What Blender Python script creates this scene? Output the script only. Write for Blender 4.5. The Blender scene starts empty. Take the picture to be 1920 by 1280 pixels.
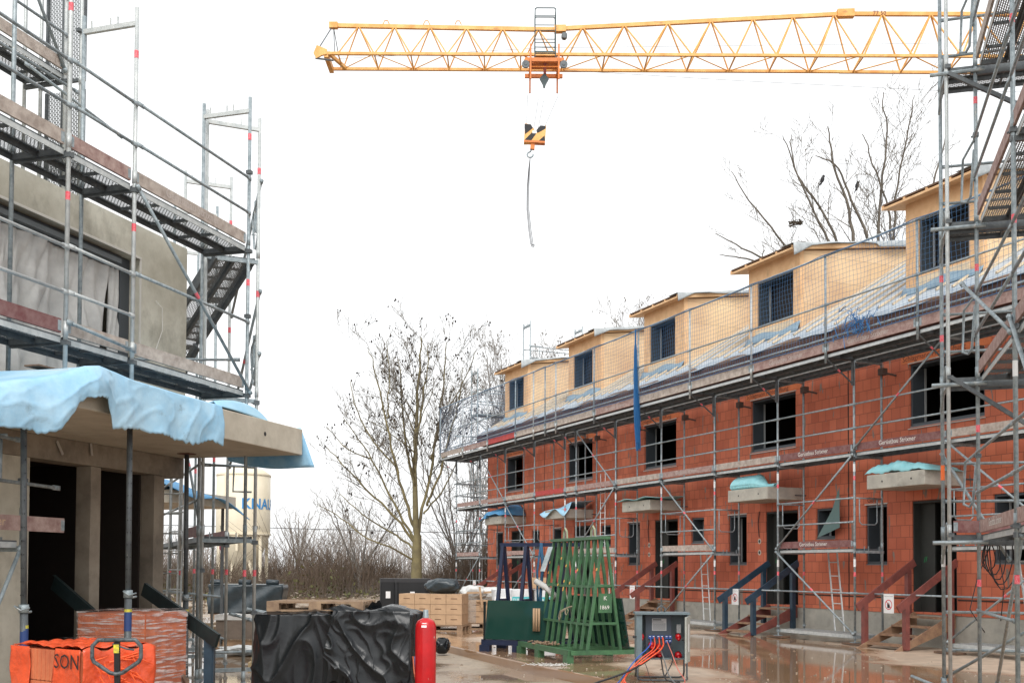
import bpy, math, random
from mathutils import Vector, Matrix, noise as mn
V = Vector
rnd = random.Random(7)
S = bpy.context.scene
COL = S.collection
R = math.radians

# ---------------------------------------------------------------- materials
MATS = {}
def mat(name, col, rough=.6, metal=0., noise=0., nscale=8., col2=None, bump=0., bscale=30., detail=5., spec=.5,
        trans=0., alpha=None, emit=None, wave=None):
    if name in MATS: return MATS[name]
    m = bpy.data.materials.new(name); m.use_nodes = True
    nt = m.node_tree; N = nt.nodes; Lk = nt.links
    b = N['Principled BSDF']
    b.inputs['Base Color'].default_value = (*col, 1); b.inputs['Roughness'].default_value = rough
    b.inputs['Metallic'].default_value = metal; b.inputs['Specular IOR Level'].default_value = spec
    tc = N.new('ShaderNodeTexCoord')
    if noise > 0 or col2:
        n = N.new('ShaderNodeTexNoise'); n.inputs['Scale'].default_value = nscale; n.inputs['Detail'].default_value = detail
        n.inputs['Roughness'].default_value = .65
        Lk.new(tc.outputs['Object'], n.inputs['Vector'])
        r = N.new('ShaderNodeValToRGB')
        c2 = col2 if col2 else tuple(c * (1 - noise) for c in col)
        r.color_ramp.elements[0].position = .35; r.color_ramp.elements[1].position = .65
        r.color_ramp.elements[0].color = (*c2, 1); r.color_ramp.elements[1].color = (*col, 1)
        Lk.new(n.outputs['Fac'], r.inputs['Fac']); Lk.new(r.outputs['Color'], b.inputs['Base Color'])
    if bump > 0:
        n2 = N.new('ShaderNodeTexNoise'); n2.inputs['Scale'].default_value = bscale; n2.inputs['Detail'].default_value = 4
        Lk.new(tc.outputs['Object'], n2.inputs['Vector'])
        bp = N.new('ShaderNodeBump'); bp.inputs['Strength'].default_value = bump; bp.inputs['Distance'].default_value = .02
        Lk.new(n2.outputs['Fac'], bp.inputs['Height']); Lk.new(bp.outputs['Normal'], b.inputs['Normal'])
    if alpha is not None: b.inputs['Alpha'].default_value = alpha
    if trans: b.inputs['Transmission Weight'].default_value = trans
    MATS[name] = m
    return m

steel = mat('galvanised_steel', (.37, .42, .44), .5, .3, .45, 14, (.20, .245, .265), .15, 60)
steel_light = mat('bright_galvanised_steel', (.58, .60, .59), .48, .3, .3, 10, (.42, .45, .45), .1, 40)
steel_dark = mat('dark_weathered_steel', (.13, .145, .15), .55, .3, .3, 9, (.08, .09, .1), .1, 40)
red_tape = mat('red_tape', (.75, .02, .05), .45, 0, .3, 60, (.8, .25, .28))
white_band = mat('white_paint_band', (.75, .76, .76), .5)
black_band = mat('black_paint_band', (.03, .03, .032), .5)
yellow_tape = mat('yellow_sticker', (.8, .7, .03), .5, 0, .3, 60, (.3, .28, .08))
wood_grey = mat('weathered_grey_wood', (.52, .455, .40), .85, 0, .5, 7, (.31, .255, .22), .3, 25)
wood_pink = mat('worn_pinkish_board_paint', (.44, .32, .285), .85, 0, .5, 9, (.26, .155, .14), .3, 25)
wood_red = mat('maroon_board_paint', (.155, .05, .05), .75, 0, .5, 9, (.24, .13, .12), .25, 25)
wood_fresh = mat('fresh_timber', (.62, .42, .23), .75, 0, .3, 10, (.46, .29, .15), .15, 30)
wood_batten = mat('pale_batten_timber', (.72, .58, .40), .75, 0, .2, 10)
wood_dark = mat('dark_wet_timber', (.17, .10, .06), .7, 0, .5, 8, (.09, .055, .04), .2, 25)
wood_tread = mat('worn_stair_timber', (.36, .22, .13), .75, 0, .5, 6, (.2, .115, .075), .25, 20)
board_red = mat('red_formwork_board', (.23, .065, .052), .6, 0, .5, 5, (.13, .042, .036), .1, 20)
board_blue = mat('dark_blue_formwork_board', (.022, .052, .085), .5, 0, .4, 5, (.012, .03, .05), .1, 20)
board_green = mat('dark_green_board', (.018, .035, .037), .5, 0, .4, 5, (.012, .02, .022), .1, 20)
concrete = mat('pale_concrete', (.46, .44, .38), .8, 0, .3, 3, (.34, .325, .285), .15, 30)
concrete_brown = mat('formed_concrete', (.54, .495, .41), .75, 0, .3, 2.2, (.40, .36, .29), .12, 25)
concrete_shaded = mat('shade_toned_concrete', (.33, .285, .225), .75, 0, .35, 2.2, (.20, .17, .135), .12, 25)  # darker copy of the formed concrete, porch shade mixed into its colour

larch = mat('smooth_orange_timber_panel', (.74, .48, .26), .7, 0, .2, 4, (.64, .38, .19))
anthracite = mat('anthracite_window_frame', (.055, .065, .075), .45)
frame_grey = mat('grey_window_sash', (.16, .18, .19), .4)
dark_in = mat('unlit_interior_plaster', (.022, .019, .018), .9)  # near-black colour paints in the darkness of unlit rooms
membrane = mat('grey_roof_membrane', (.42, .47, .515), .5, 0, .3, 3, (.33, .39, .45), .15, 6)
membrane_white = mat('silver_roof_foil', (.42, .45, .46), .4, 0, .3, 5, None, .5, 8)
fascia_m = mat('brown_eaves_board', (.05, .02, .012), .7, 0, .5, 4, (.08, .032, .02))
foam_blue = mat('blue_insulation_foam', (.30, .56, .76), .6, 0, .3, 1.6, (.42, .66, .80), .25, 5)
foam_deep = mat('deep_blue_insulation_foam', (.07, .27, .52), .6, 0, .3, 2.5, (.12, .35, .60), .25, 6)
foam_cyan = mat('turquoise_insulation_foam', (.24, .55, .60), .6, 0, .25, 3, (.33, .64, .68), .2, 8)
foil_black = mat('black_plastic_sheet', (.007, .009, .011), .24, 0, 0, 8, None, .22, 7, spec=.38)
foil_grey = mat('dark_grey_plastic_sheet', (.035, .05, .06), .35, 0, .3, 4, (.02, .03, .036), .6, 7)
crane_yellow = mat('crane_yellow_paint', (.80, .47, .15), .5, 0, .25, 2, (.64, .28, .055))
crane_orange = mat('crane_orange_paint', (.72, .21, .03), .5, 0, .25, 3, (.5, .15, .03))
cable_black = mat('black_cable', (.02, .02, .022), .5)
cable_red = mat('orange_red_cable', (.75, .09, .03), .5)
cable_blue = mat('blue_cable', (.03, .10, .42), .5)
cable_grey = mat('grey_cable', (.16, .17, .17), .5)
rack_green = mat('green_rack_paint', (.06, .165, .07), .5, 0, .4, 7, (.038, .105, .05), .1, 30)
rack_blue = mat('navy_rack_paint', (.012, .022, .06), .45, 0, .3, 6)
glass_green = mat('green_tinted_glass', (.012, .045, .036), .05, 0, 0, 8, None, 0, 5, 5, .8)
glass_edge = mat('dark_glass_edge', (.006, .01, .011), .2)
box_card = mat('brown_cardboard', (.50, .335, .205), .8, 0, .25, 6, (.42, .275, .165))
film_white = mat('white_wrapping_film', (.66, .66, .64), .3, 0, .25, 6, (.5, .5, .48), .8, 9)
red_paint = mat('red_cylinder_paint', (.54, .008, .012), .30, 0, .35, 4, (.40, .006, .01))
cab_grey = mat('grey_cabinet_paint', (.15, .20, .22), .5, 0, .2, 7)
cab_in = mat('dark_cabinet_panel', (.035, .05, .07), .5)
silo_m = mat('cream_silo_paint', (.80, .72, .56), .55, 0, .2, 1.5, (.72, .64, .48))
sign_white = mat('white_sign_plastic', (.8, .8, .8), .5)
ink = mat('black_ink', (.02, .02, .022), .7)
ink_red = mat('red_ink', (.65, .03, .05), .6)
ink_white = mat('white_lettering_paint', (.72, .70, .66), .8)
ink_worn = mat('worn_white_lettering', (.50, .44, .41), .85)
ink_blue = mat('blue_lettering_paint', (.04, .26, .60), .6)
net_blue = mat('blue_net_cord', (.04, .12, .25), .7)
bark = mat('olive_bark', (.22, .185, .09), .9, 0, .5, 2, (.125, .105, .06), .3, 20)
bark_grey = mat('grey_brown_bark', (.15, .13, .105), .9, 0, .4, 2)
twig = mat('thin_twig_bark', (.13, .11, .085), .9)
seed = mat('dry_seed_pod', (.035, .026, .022), .9)
shrub_m = mat('brown_thicket_stems', (.105, .072, .048), .9, 0, .5, .4, (.06, .045, .034))
leaf_m = mat('olive_undergrowth_leaf', (.13, .115, .04), .9, 0, .5, .5, (.07, .075, .03))
film_orange = mat('orange_printed_film', (.78, .10, .03), .28, 0, .25, 6, (.60, .07, .02), .9, 14)
tile_m = mat('pallet_timber', (.33, .225, .14), .8, 0, .5, 8, (.2, .13, .085), .2, 25)

def brick_wall_mat(name, c1, c2, mortar, bw, bh, off=.5, msize=.006, patch=True):
    m = bpy.data.materials.new(name); m.use_nodes = True; nt = m.node_tree; N = nt.nodes; Lk = nt.links
    b = N['Principled BSDF']; b.inputs['Roughness'].default_value = .85
    tc = N.new('ShaderNodeTexCoord'); sx = N.new('ShaderNodeSeparateXYZ'); cx = N.new('ShaderNodeCombineXYZ')
    Lk.new(tc.outputs['Object'], sx.inputs[0])
    ad = N.new('ShaderNodeMath'); ad.operation = 'ADD'
    Lk.new(sx.outputs['X'], ad.inputs[0]); Lk.new(sx.outputs['Y'], ad.inputs[1])
    Lk.new(ad.outputs[0], cx.inputs['X']); Lk.new(sx.outputs['Z'], cx.inputs['Y'])
    br = N.new('ShaderNodeTexBrick'); br.inputs['Scale'].default_value = 1
    br.inputs['Brick Width'].default_value = bw; br.inputs['Row Height'].default_value = bh
    br.inputs['Mortar Size'].default_value = msize; br.inputs['Mortar Smooth'].default_value = .1
    br.inputs['Bias'].default_value = 0; br.offset = off
    br.inputs['Color1'].default_value = (*c1, 1); br.inputs['Color2'].default_value = (*c2, 1)
    br.inputs['Mortar'].default_value = (*mortar, 1)
    Lk.new(cx.outputs[0], br.inputs['Vector'])
    n = N.new('ShaderNodeTexNoise'); n.inputs['Scale'].default_value = .7; n.inputs['Detail'].default_value = 6
    Lk.new(tc.outputs['Object'], n.inputs['Vector'])
    mx = N.new('ShaderNodeMixRGB'); mx.blend_type = 'MULTIPLY'; mx.inputs['Fac'].default_value = 1
    rp = N.new('ShaderNodeValToRGB'); rp.color_ramp.elements[0].position = .3; rp.color_ramp.elements[1].position = .7
    rp.color_ramp.elements[0].color = (.74, .68, .68, 1); rp.color_ramp.elements[1].color = (1.06, 1.10, 1.10, 1)
    Lk.new(n.outputs['Fac'], rp.inputs['Fac'])
    Lk.new(br.outputs['Color'], mx.inputs['Color1']); Lk.new(rp.outputs['Color'], mx.inputs['Color2'])
    out = mx
    if patch:   # grey mortar smears in tall vertical slots
        mp = N.new('ShaderNodeMapping'); mp.inputs['Scale'].default_value = (7.5, 7.5, 1.7)
        Lk.new(tc.outputs['Object'], mp.inputs[0])
        n2 = N.new('ShaderNodeTexNoise'); n2.inputs['Scale'].default_value = 1; n2.inputs['Detail'].default_value = 2
        Lk.new(mp.outputs[0], n2.inputs['Vector'])
        r2 = N.new('ShaderNodeValToRGB'); r2.color_ramp.elements[0].position = .66; r2.color_ramp.elements[1].position = .675
        Lk.new(n2.outputs['Fac'], r2.inputs['Fac'])
        m2 = N.new('ShaderNodeMixRGB'); m2.inputs['Color2'].default_value = (.23, .18, .15, 1)
        Lk.new(r2.outputs['Color'], m2.inputs['Fac']); Lk.new(mx.outputs[0], m2.inputs['Color1']); out = m2
    Lk.new(out.outputs[0], b.inputs['Base Color'])
    bp = N.new('ShaderNodeBump'); bp.inputs['Strength'].default_value = .6; bp.inputs['Distance'].default_value = .01; bp.invert = True
    Lk.new(br.outputs['Fac'], bp.inputs['Height']); Lk.new(bp.outputs['Normal'], b.inputs['Normal'])
    MATS[name] = m; return m
brick = brick_wall_mat('hollow_clay_block_wall', (.66, .185, .098), (.52, .137, .074), (.30, .09, .055), .25, .249)
osb = brick_wall_mat('osb_board', (.78, .56, .34), (.74, .52, .30), (.42, .29, .16), 1.25, .62, 0, .003, False)
brick_side = mat('ribbed_clay_block', (.58, .15, .05), .85, 0, .3, 9, (.42, .10, .035), .3, 30)

def rendered_wall_mat():
    m = mat('smoothed_render_wall', (.62, .60, .51), .85, 0, .4, 1.3, (.42, .395, .32), .12, 25, 8)
    return m
render_m = rendered_wall_mat()

def perf_mat():
    """sheet steel with rows of punched slots"""
    m = bpy.data.materials.new('perforated_deck_plate'); m.use_nodes = True; nt = m.node_tree; N = nt.nodes; Lk = nt.links
    b = N['Principled BSDF']; b.inputs['Base Color'].default_value = (.20, .215, .22, 1); b.inputs['Roughness'].default_value = .5
    b.inputs['Metallic'].default_value = .3
    tc = N.new('ShaderNodeTexCoord'); sx = N.new('ShaderNodeSeparateXYZ'); cx = N.new('ShaderNodeCombineXYZ')
    Lk.new(tc.outputs['UV'], sx.inputs[0]); Lk.new(sx.outputs['X'], cx.inputs['X']); Lk.new(sx.outputs['Y'], cx.inputs['Y'])
    br = N.new('ShaderNodeTexBrick'); br.inputs['Scale'].default_value = 1
    br.inputs['Brick Width'].default_value = .055; br.inputs['Row Height'].default_value = .026
    br.inputs['Mortar Size'].default_value = .0075; br.inputs['Mortar Smooth'].default_value = 0
    Lk.new(cx.outputs[0], br.inputs['Vector']); Lk.new(br.outputs['Fac'], b.inputs['Alpha'])
    MATS['perf'] = m; return m
perf = perf_mat()

def ground_mat(name, dry, wet, puddle_lo, puddle_hi, scale):
    m = bpy.data.materials.new(name); m.use_nodes = True; nt = m.node_tree; N = nt.nodes; Lk = nt.links
    b = N['Principled BSDF']
    tc = N.new('ShaderNodeTexCoord')
    n = N.new('ShaderNodeTexNoise'); n.inputs['Scale'].default_value = scale; n.inputs['Detail'].default_value = 5
    mp = N.new('ShaderNodeMapping'); mp.inputs['Scale'].default_value = (1, .6, 1); Lk.new(tc.outputs['Object'], mp.inputs[0])
    Lk.new(mp.outputs[0], n.inputs['Vector'])
    r = N.new('ShaderNodeValToRGB'); r.color_ramp.elements[0].position = puddle_lo; r.color_ramp.elements[1].position = puddle_hi
    Lk.new(n.outputs['Fac'], r.inputs['Fac'])
    n2 = N.new('ShaderNodeTexNoise'); n2.inputs['Scale'].default_value = 3.1; n2.inputs['Detail'].default_value = 9; n2.inputs['Roughness'].default_value = .7
    Lk.new(tc.outputs['Object'], n2.inputs['Vector'])
    r2 = N.new('ShaderNodeValToRGB'); r2.color_ramp.elements[0].position = .35; r2.color_ramp.elements[1].position = .68
    r2.color_ramp.elements[0].color = (*[c * .62 for c in dry], 1); r2.color_ramp.elements[1].color = (*dry, 1)
    Lk.new(n2.outputs['Fac'], r2.inputs['Fac'])
    mx = N.new('ShaderNodeMixRGB'); mx.inputs['Color2'].default_value = (*wet, 1)
    Lk.new(r.outputs['Color'], mx.inputs['Fac']); Lk.new(r2.outputs['Color'], mx.inputs['Color1']); Lk.new(mx.outputs[0], b.inputs['Base Color'])
    rr = N.new('ShaderNodeMapRange'); rr.inputs['To Min'].default_value = .55; rr.inputs['To Max'].default_value = .035
    Lk.new(r.outputs['Color'], rr.inputs['Value']); Lk.new(rr.outputs[0], b.inputs['Roughness'])
    bp = N.new('ShaderNodeBump'); bp.inputs['Distance'].default_value = .03
    br = N.new('ShaderNodeMapRange'); br.inputs['To Min'].default_value = .6; br.inputs['To Max'].default_value = .02
    Lk.new(r.outputs['Color'], br.inputs['Value']); Lk.new(br.outputs[0], bp.inputs['Strength'])
    n3 = N.new('ShaderNodeTexNoise'); n3.inputs['Scale'].default_value = 9; n3.inputs['Detail'].default_value = 6
    Lk.new(tc.outputs['Object'], n3.inputs['Vector']); Lk.new(n3.outputs['Fac'], bp.inputs['Height'])
    Lk.new(bp.outputs['Normal'], b.inputs['Normal'])
    MATS[name] = m; return m

# ---------------------------------------------------------------- mesh builder
class MB:
    def __init__(s): s.v = []; s.f = []; s.m = []; s.uv = {}
    def face(s, pts, m=0, uv=None):
        i = len(s.v); s.v += [tuple(p) for p in pts]; s.f.append(tuple(range(i, i + len(pts)))); s.m.append(m)
        if uv: s.uv[len(s.f) - 1] = uv
    def box(s, x0, x1, y0, y1, z0, z1, m=0, M=None):
        c = [V((x, y, z)) for x in (x0, x1) for y in (y0, y1) for z in (z0, z1)]
        if M is not None: c = [M @ p for p in c]
        i = len(s.v); s.v += [tuple(p) for p in c]
        for q in ((0, 1, 3, 2), (4, 6, 7, 5), (0, 4, 5, 1), (2, 3, 7, 6), (0, 2, 6, 4), (1, 5, 7, 3)):
            s.f.append(tuple(i + k for k in q)); s.m.append(m)
        return s
    def bar(s, p, q, w, h, m=0, up=(0, 0, 1), off=0):
        """rectangular bar from p to q, w across, h along up"""
        p = V(p); q = V(q); d = (q - p); L = d.length; d.normalize(); up = V(up)
        if abs(d.dot(up)) > .98: up = V((1, 0, 0))
        a = d.cross(up).normalized(); u = a.cross(d).normalized()
        M = Matrix((( d.x, a.x, u.x, p.x), (d.y, a.y, u.y, p.y), (d.z, a.z, u.z, p.z), (0, 0, 0, 1)))
        return s.box(0, L, -w / 2, w / 2, -h / 2 + off, h / 2 + off, m, M)
    def tube(s, pts, r, n=8, m=0, caps=True, r1=None):
        pts = [V(p) for p in pts]; k = len(pts)
        t = (pts[1] - pts[0]).normalized(); ref = V((0, 0, 1)) if abs(t.z) < .9 else V((1, 0, 0))
        base = len(s.v)
        for j, p in enumerate(pts):
            if j == 0: t = (pts[1] - pts[0])
            elif j == k - 1: t = pts[-1] - pts[-2]
            else: t = (pts[j + 1] - pts[j]).normalized() + (pts[j] - pts[j - 1]).normalized()
            if t.length < 1e-9: t = V((0, 0, 1))
            t.normalize()
            a = t.cross(ref)
            if a.length < 1e-4: a = t.cross(V((0, 1, 0)))
            a.normalize(); b = a.cross(t).normalized(); ref = b
            rr = r if r1 is None else r + (r1 - r) * j / (k - 1)
            for i in range(n):
                an = 2 * math.pi * i / n
                s.v.append(tuple(p + a * (rr * math.cos(an)) + b * (rr * math.sin(an))))
        for j in range(k - 1):
            for i in range(n):
                i2 = (i + 1) % n
                s.f.append((base + j * n + i, base + j * n + i2, base + (j + 1) * n + i2, base + (j + 1) * n + i)); s.m.append(m)
        if caps:
            s.f.append(tuple(base + i for i in range(n))[::-1]); s.m.append(m)
            s.f.append(tuple(base + (k - 1) * n + i for i in range(n))); s.m.append(m)
        return s
    def lathe(s, cx, cy, prof, n=20, m=0):
        base = len(s.v)
        for r, z in prof:
            for i in range(n):
                a = 2 * math.pi * i / n; s.v.append((cx + r * math.cos(a), cy + r * math.sin(a), z))
        for j in range(len(prof) - 1):
            for i in range(n):
                i2 = (i + 1) % n
                s.f.append((base + j * n + i, base + j * n + i2, base + (j + 1) * n + i2, base + (j + 1) * n + i)); s.m.append(m)
        return s
    def grid(s, fn, nu, nv, m=0):
        base = len(s.v)
        for j in range(nv + 1):
            for i in range(nu + 1): s.v.append(tuple(fn(i / nu, j / nv)))
        for j in range(nv):
            for i in range(nu):
                a = base + j * (nu + 1) + i
                s.f.append((a, a + 1, a + nu + 2, a + nu + 1)); s.m.append(m)
        return s
    def prism(s, poly, ax0, ax1, axis=1, m=0):
        """extrude 2D polygon (u,w) along an axis; axis=1: polygon in x,z extruded in y; axis 0: polygon in y,z"""
        def P(u, w, t):
            return (u, t, w) if axis == 1 else ((t, u, w) if axis == 0 else (u, w, t))
        n = len(poly); i = len(s.v)
        s.v += [P(u, w, ax0) for u, w in poly] + [P(u, w, ax1) for u, w in poly]
        s.f.append(tuple(range(i, i + n))); s.m.append(m)
        s.f.append(tuple(range(i + 2 * n - 1, i + n - 1, -1))); s.m.append(m)
        for k in range(n):
            k2 = (k + 1) % n; s.f.append((i + k, i + n + k, i + n + k2, i + k2)); s.m.append(m)
        return s
    def build(s, name, mats, parent=None, smooth=False, solid=0., bevel=0.):
        me = bpy.data.meshes.new(name); me.from_pydata(s.v, [], s.f)
        if not isinstance(mats, (list, tuple)): mats = [mats]
        for x in mats: me.materials.append(x)
        me.polygons.foreach_set('material_index', s.m)
        if s.uv:
            ul = me.uv_layers.new(name='UVMap')
            for fi, uv in s.uv.items():
                p = me.polygons[fi]
                for li, c in zip(p.loop_indices, uv): ul.data[li].uv = c
        if smooth: me.polygons.foreach_set('use_smooth', [True] * len(me.polygons))
        me.update()
        o = bpy.data.objects.new(name, me); COL.objects.link(o)
        if parent is not None: o.parent = parent
        if solid:
            md = o.modifiers.new('thickness', 'SOLIDIFY'); md.thickness = solid; md.offset = 0
        if bevel:
            md = o.modifiers.new('edge', 'BEVEL'); md.width = bevel; md.segments = 2; md.limit_method = 'ANGLE'
        return o

def tag(o, label=None, cat=None, group=None, kind=None):
    if label: o['label'] = label
    if cat: o['category'] = cat
    if group: o['group'] = group
    if kind: o['kind'] = kind
    return o
def thing(name, label, cat, loc=(0, 0, 0), rz=0., group=None):
    o = bpy.data.objects.new(name, None); COL.objects.link(o); o.location = loc; o.rotation_euler = (0, 0, rz)
    o.empty_display_size = .2
    return tag(o, label, cat, group)
def copy_tree(o, parent=None):
    c = o.copy(); COL.objects.link(c); c.parent = parent
    for ch in list(o.children): copy_tree(ch, c)
    return c

_txt = {}
def text_mb(txt, size, M, mb, m=0, ext=.002, bend=None, weight=0.):
    """adds lettering to mb; text lies in XY of matrix M, starting at its origin"""
    key = (txt, weight)
    if key not in _txt:
        cu = bpy.data.curves.new('t', 'FONT'); cu.body = txt; cu.size = 1; cu.extrude = 0; cu.resolution_u = 2; cu.offset = weight
        ob = bpy.data.objects.new('t', cu); COL.objects.link(ob)
        dg = bpy.context.evaluated_depsgraph_get(); dg.update()
        me = bpy.data.meshes.new_from_object(ob.evaluated_get(dg))
        _txt[key] = ([tuple(v.co) for v in me.vertices], [tuple(p.vertices) for p in me.polygons])
        bpy.data.objects.remove(ob); bpy.data.curves.remove(cu); bpy.data.meshes.remove(me)
    vs, fs = _txt[key]; b = len(mb.v)
    for x, y, z in vs:
        p = V((x * size, y * size, ext))
        if bend: mb.v.append(tuple(bend(p)))
        else: mb.v.append(tuple(M @ p))
    for f in fs: mb.f.append(tuple(b + i for i in f)); mb.m.append(m)
    return mb
def axes(o, x, y):
    x = V(x).normalized(); y = V(y).normalized(); z = x.cross(y); o = V(o)
    return Matrix(((x.x, y.x, z.x, o.x), (x.y, y.y, z.y, o.y), (x.z, y.z, z.z, o.z), (0, 0, 0, 1)))

# ---------------------------------------------------------------- frames of reference
H = 1.55
AR = R(23.24); BL = R(17.0); BT = R(16.5)
RP = (7.12, 22.6, 0); RROT = math.pi / 2 + AR      # local x runs away along the brick facade, -y into the house
LP = (-4.38, 12.53, 0); LROT = math.pi / 2 - BL    # local x runs away along the left facade, +y into the building
def RW(s, o, z): return V((RP[0] - math.sin(AR) * s + math.cos(AR) * o, RP[1] + math.cos(AR) * s + math.sin(AR) * o, z))
def LW(s, o, z): return V((LP[0] + math.sin(BL) * s - math.cos(BL) * o, LP[1] + math.cos(BL) * s + math.sin(BL) * o, z))

# ---------------------------------------------------------------- walls with openings
def wall_holes(mb, x0, x1, z0, z1, y0, y1, holes, m=0, mr=None):
    """slab between y0 and y1 (y0 = outer face) with rectangular holes and their reveals"""
    if mr is None: mr = m
    xs = sorted({x0, x1, *[a for h in holes for a in h[:2]]}); zs = sorted({z0, z1, *[a for h in holes for a in h[2:]]})
    xs = [x for x in xs if x0 <= x <= x1]; zs = [z for z in zs if z0 <= z <= z1]
    def solid(i, j):
        if i < 0 or j < 0 or i >= len(xs) - 1 or j >= len(zs) - 1: return False
        cx = (xs[i] + xs[i + 1]) / 2; cz = (zs[j] + zs[j + 1]) / 2
        return not any(h[0] < cx < h[1] and h[2] < cz < h[3] for h in holes)
    for i in range(len(xs) - 1):
        for j in range(len(zs) - 1):
            if not solid(i, j): continue
            a, b, c, d = xs[i], xs[i + 1], zs[j], zs[j + 1]
            mb.face([(a, y0, c), (b, y0, c), (b, y0, d), (a, y0, d)], m)
            mb.face([(a, y1, c), (a, y1, d), (b, y1, d), (b, y1, c)], m)
            outer = lambda ii, jj: ii < 0 or jj < 0 or ii >= len(xs) - 1 or jj >= len(zs) - 1
            for (di, dj, q) in ((-1, 0, [(a, y0, c), (a, y0, d), (a, y1, d), (a, y1, c)]), (1, 0, [(b, y0, c), (b, y1, c), (b, y1, d), (b, y0, d)]),
                                (0, -1, [(a, y0, c), (a, y1, c), (b, y1, c), (b, y0, c)]), (0, 1, [(a, y0, d), (b, y0, d), (b, y1, d), (a, y1, d)])):
                if not solid(i + di, j + dj): mb.face(q, m if outer(i + di, j + dj) else mr)

# ================================================================ GROUND
g_m = ground_mat('wet_muddy_ground', (.40, .32, .235), (.25, .165, .10), .44, .50, .23)
s_m = ground_mat('wet_concrete_paving', (.55, .43, .325), (.32, .195, .115), .42, .50, .3)
mb = MB()
def hgt(x, y):
    h = -.15
    if y > 34: h += min(.45, (y - 34) * .03) * (1 if x < 4 else .5)
    return h
def gfn(u, v):
    x = -260 + 520 * (.5 + .5 * math.copysign(abs(2 * u - 1) ** 2.2, 2 * u - 1)); y = -20 + 620 * v ** 2.2
    return (x, y, hgt(x, y) + (rnd.uniform(-.05, .08) if 36 < y < 60 and x < 2 else 0))
mb.grid(gfn, 110, 110)
tag(mb.build('ground', g_m), kind='structure')
# raised concrete paving slab: its kerb-like edge runs from (-1.4,22.4) towards the camera
mb = MB()
ed = [(3.15, 11.4), (1.57, 14.84), (.36, 17.65), (-1.43, 22.39), (-3.2, 26.2), (-4.2, 30.5), (2.2, 42.), (6., 44.), (12, 24.), (14, 11.4)]
mb.prism(ed, -.30, 0., axis=2)
slab = mb.build('concrete_slab', s_m, bevel=.02); tag(slab, kind='structure')
mb = MB()   # darker joints across the kerb face
for t in (.1, .3, .5, .72, .9):
    a = V((1.57, 14.84, 0)).lerp(V((-1.43, 22.39, 0)), t); d = V((3.0, -7.55, 0)).normalized(); n = V((-d.y, d.x, 0)) * -1
    mb.bar(a + V((0, 0, -.15)) + n * .002, a + V((0, 0, .001)) + n * .002, .012, .012)
tag(mb.build('slab_joints', ink), kind='structure')

def RP_LIM(y): return 7.12 - (y - 22.6) * .43 - .6
# rubble heap in front of the thicket and small stones
stone_m = mat('pale_rubble', (.36, .31, .25), .9, 0, .5, 3, (.22, .18, .14))
mb = MB()
for i in range(1500):
    y = rnd.uniform(36, 52); x = rnd.uniform(-16, 0); z = hgt(x, y) + .02; r = rnd.uniform(.03, .12)
    if y > 44: z += rnd.uniform(0, .18)
    p = V((x, y, z)); a = [p + V((rnd.uniform(-r, r), rnd.uniform(-r, r), rnd.uniform(0, r))) for _ in range(4)] 
    mb.face([a[0], a[1], a[2]]); mb.face([a[0], a[2], a[3]]); mb.face([a[1], a[3], a[2]]); mb.face([a[0], a[3], a[1]])
tag(mb.build('rubble', stone_m), kind='stuff')
mb = MB()
for i in range(230):
    if rnd.random() < .6: x = rnd.uniform(.6, 7.5); y = rnd.uniform(13.8, 20)
    else: x = rnd.uniform(-3, 1); y = rnd.uniform(13.4, 20)
    onslab = x > 1.57 + (14.84 - y) * .40
    z = .004 if onslab else -.146
    r = rnd.uniform(.003, .011); mb.box(x - r, x + r, y - r * .8, y + r * .8, z, z + r, 0, None)
tag(mb.build('gravel', mat('pale_grit', (.5, .45, .38), .9)), kind='stuff')
mb = MB()
for i in range(170):
    x = rnd.uniform(-6, 8); y = rnd.uniform(13.5, 30)
    onslab = x > 1.57 + (14.84 - y) * .40
    if x > RP_LIM(y): continue
    z = .0 if onslab else -.15; r = rnd.uniform(.015, .05); c = V((x, y, z))
    pts = [c + V((r * rnd.uniform(.6, 1.2) * math.cos(t), r * rnd.uniform(.6, 1.2) * math.sin(t), 0)) for t in (0, 1.2, 2.5, 3.8, 5)]; top = c + V((0, 0, r * .5))
    for a, b in zip(pts, pts[1:] + pts[:1]): mb.face([a, b, top])
tag(mb.build('mud_clods', mat('mud_clod', (.17, .12, .08), .8)), kind='stuff')
# dirt berm under the thicket
mb = MB()
def bfn(u, v):
    x = -34 + 48 * u; y = 47 + 16 * v
    return (x, y, hgt(x, y) - .05 + 1.0 * math.sin(math.pi * min(1, v * 1.0)) * (.7 + .3 * math.sin(x * .9)) + .12 * math.sin(x * 3.1 + y * 2))
mb.grid(bfn, 70, 14)
tag(mb.build('earth_bank', mat('dark_wet_earth', (.11, .08, .055), .95, 0, .4, .8, (.07, .055, .04), .5, 3), smooth=True), kind='structure')

# ================================================================ BRICK HOUSES (right)
SEAMS = [-4.15, 1.38, 6.62, 12.1, 17.5, 22.95]
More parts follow.
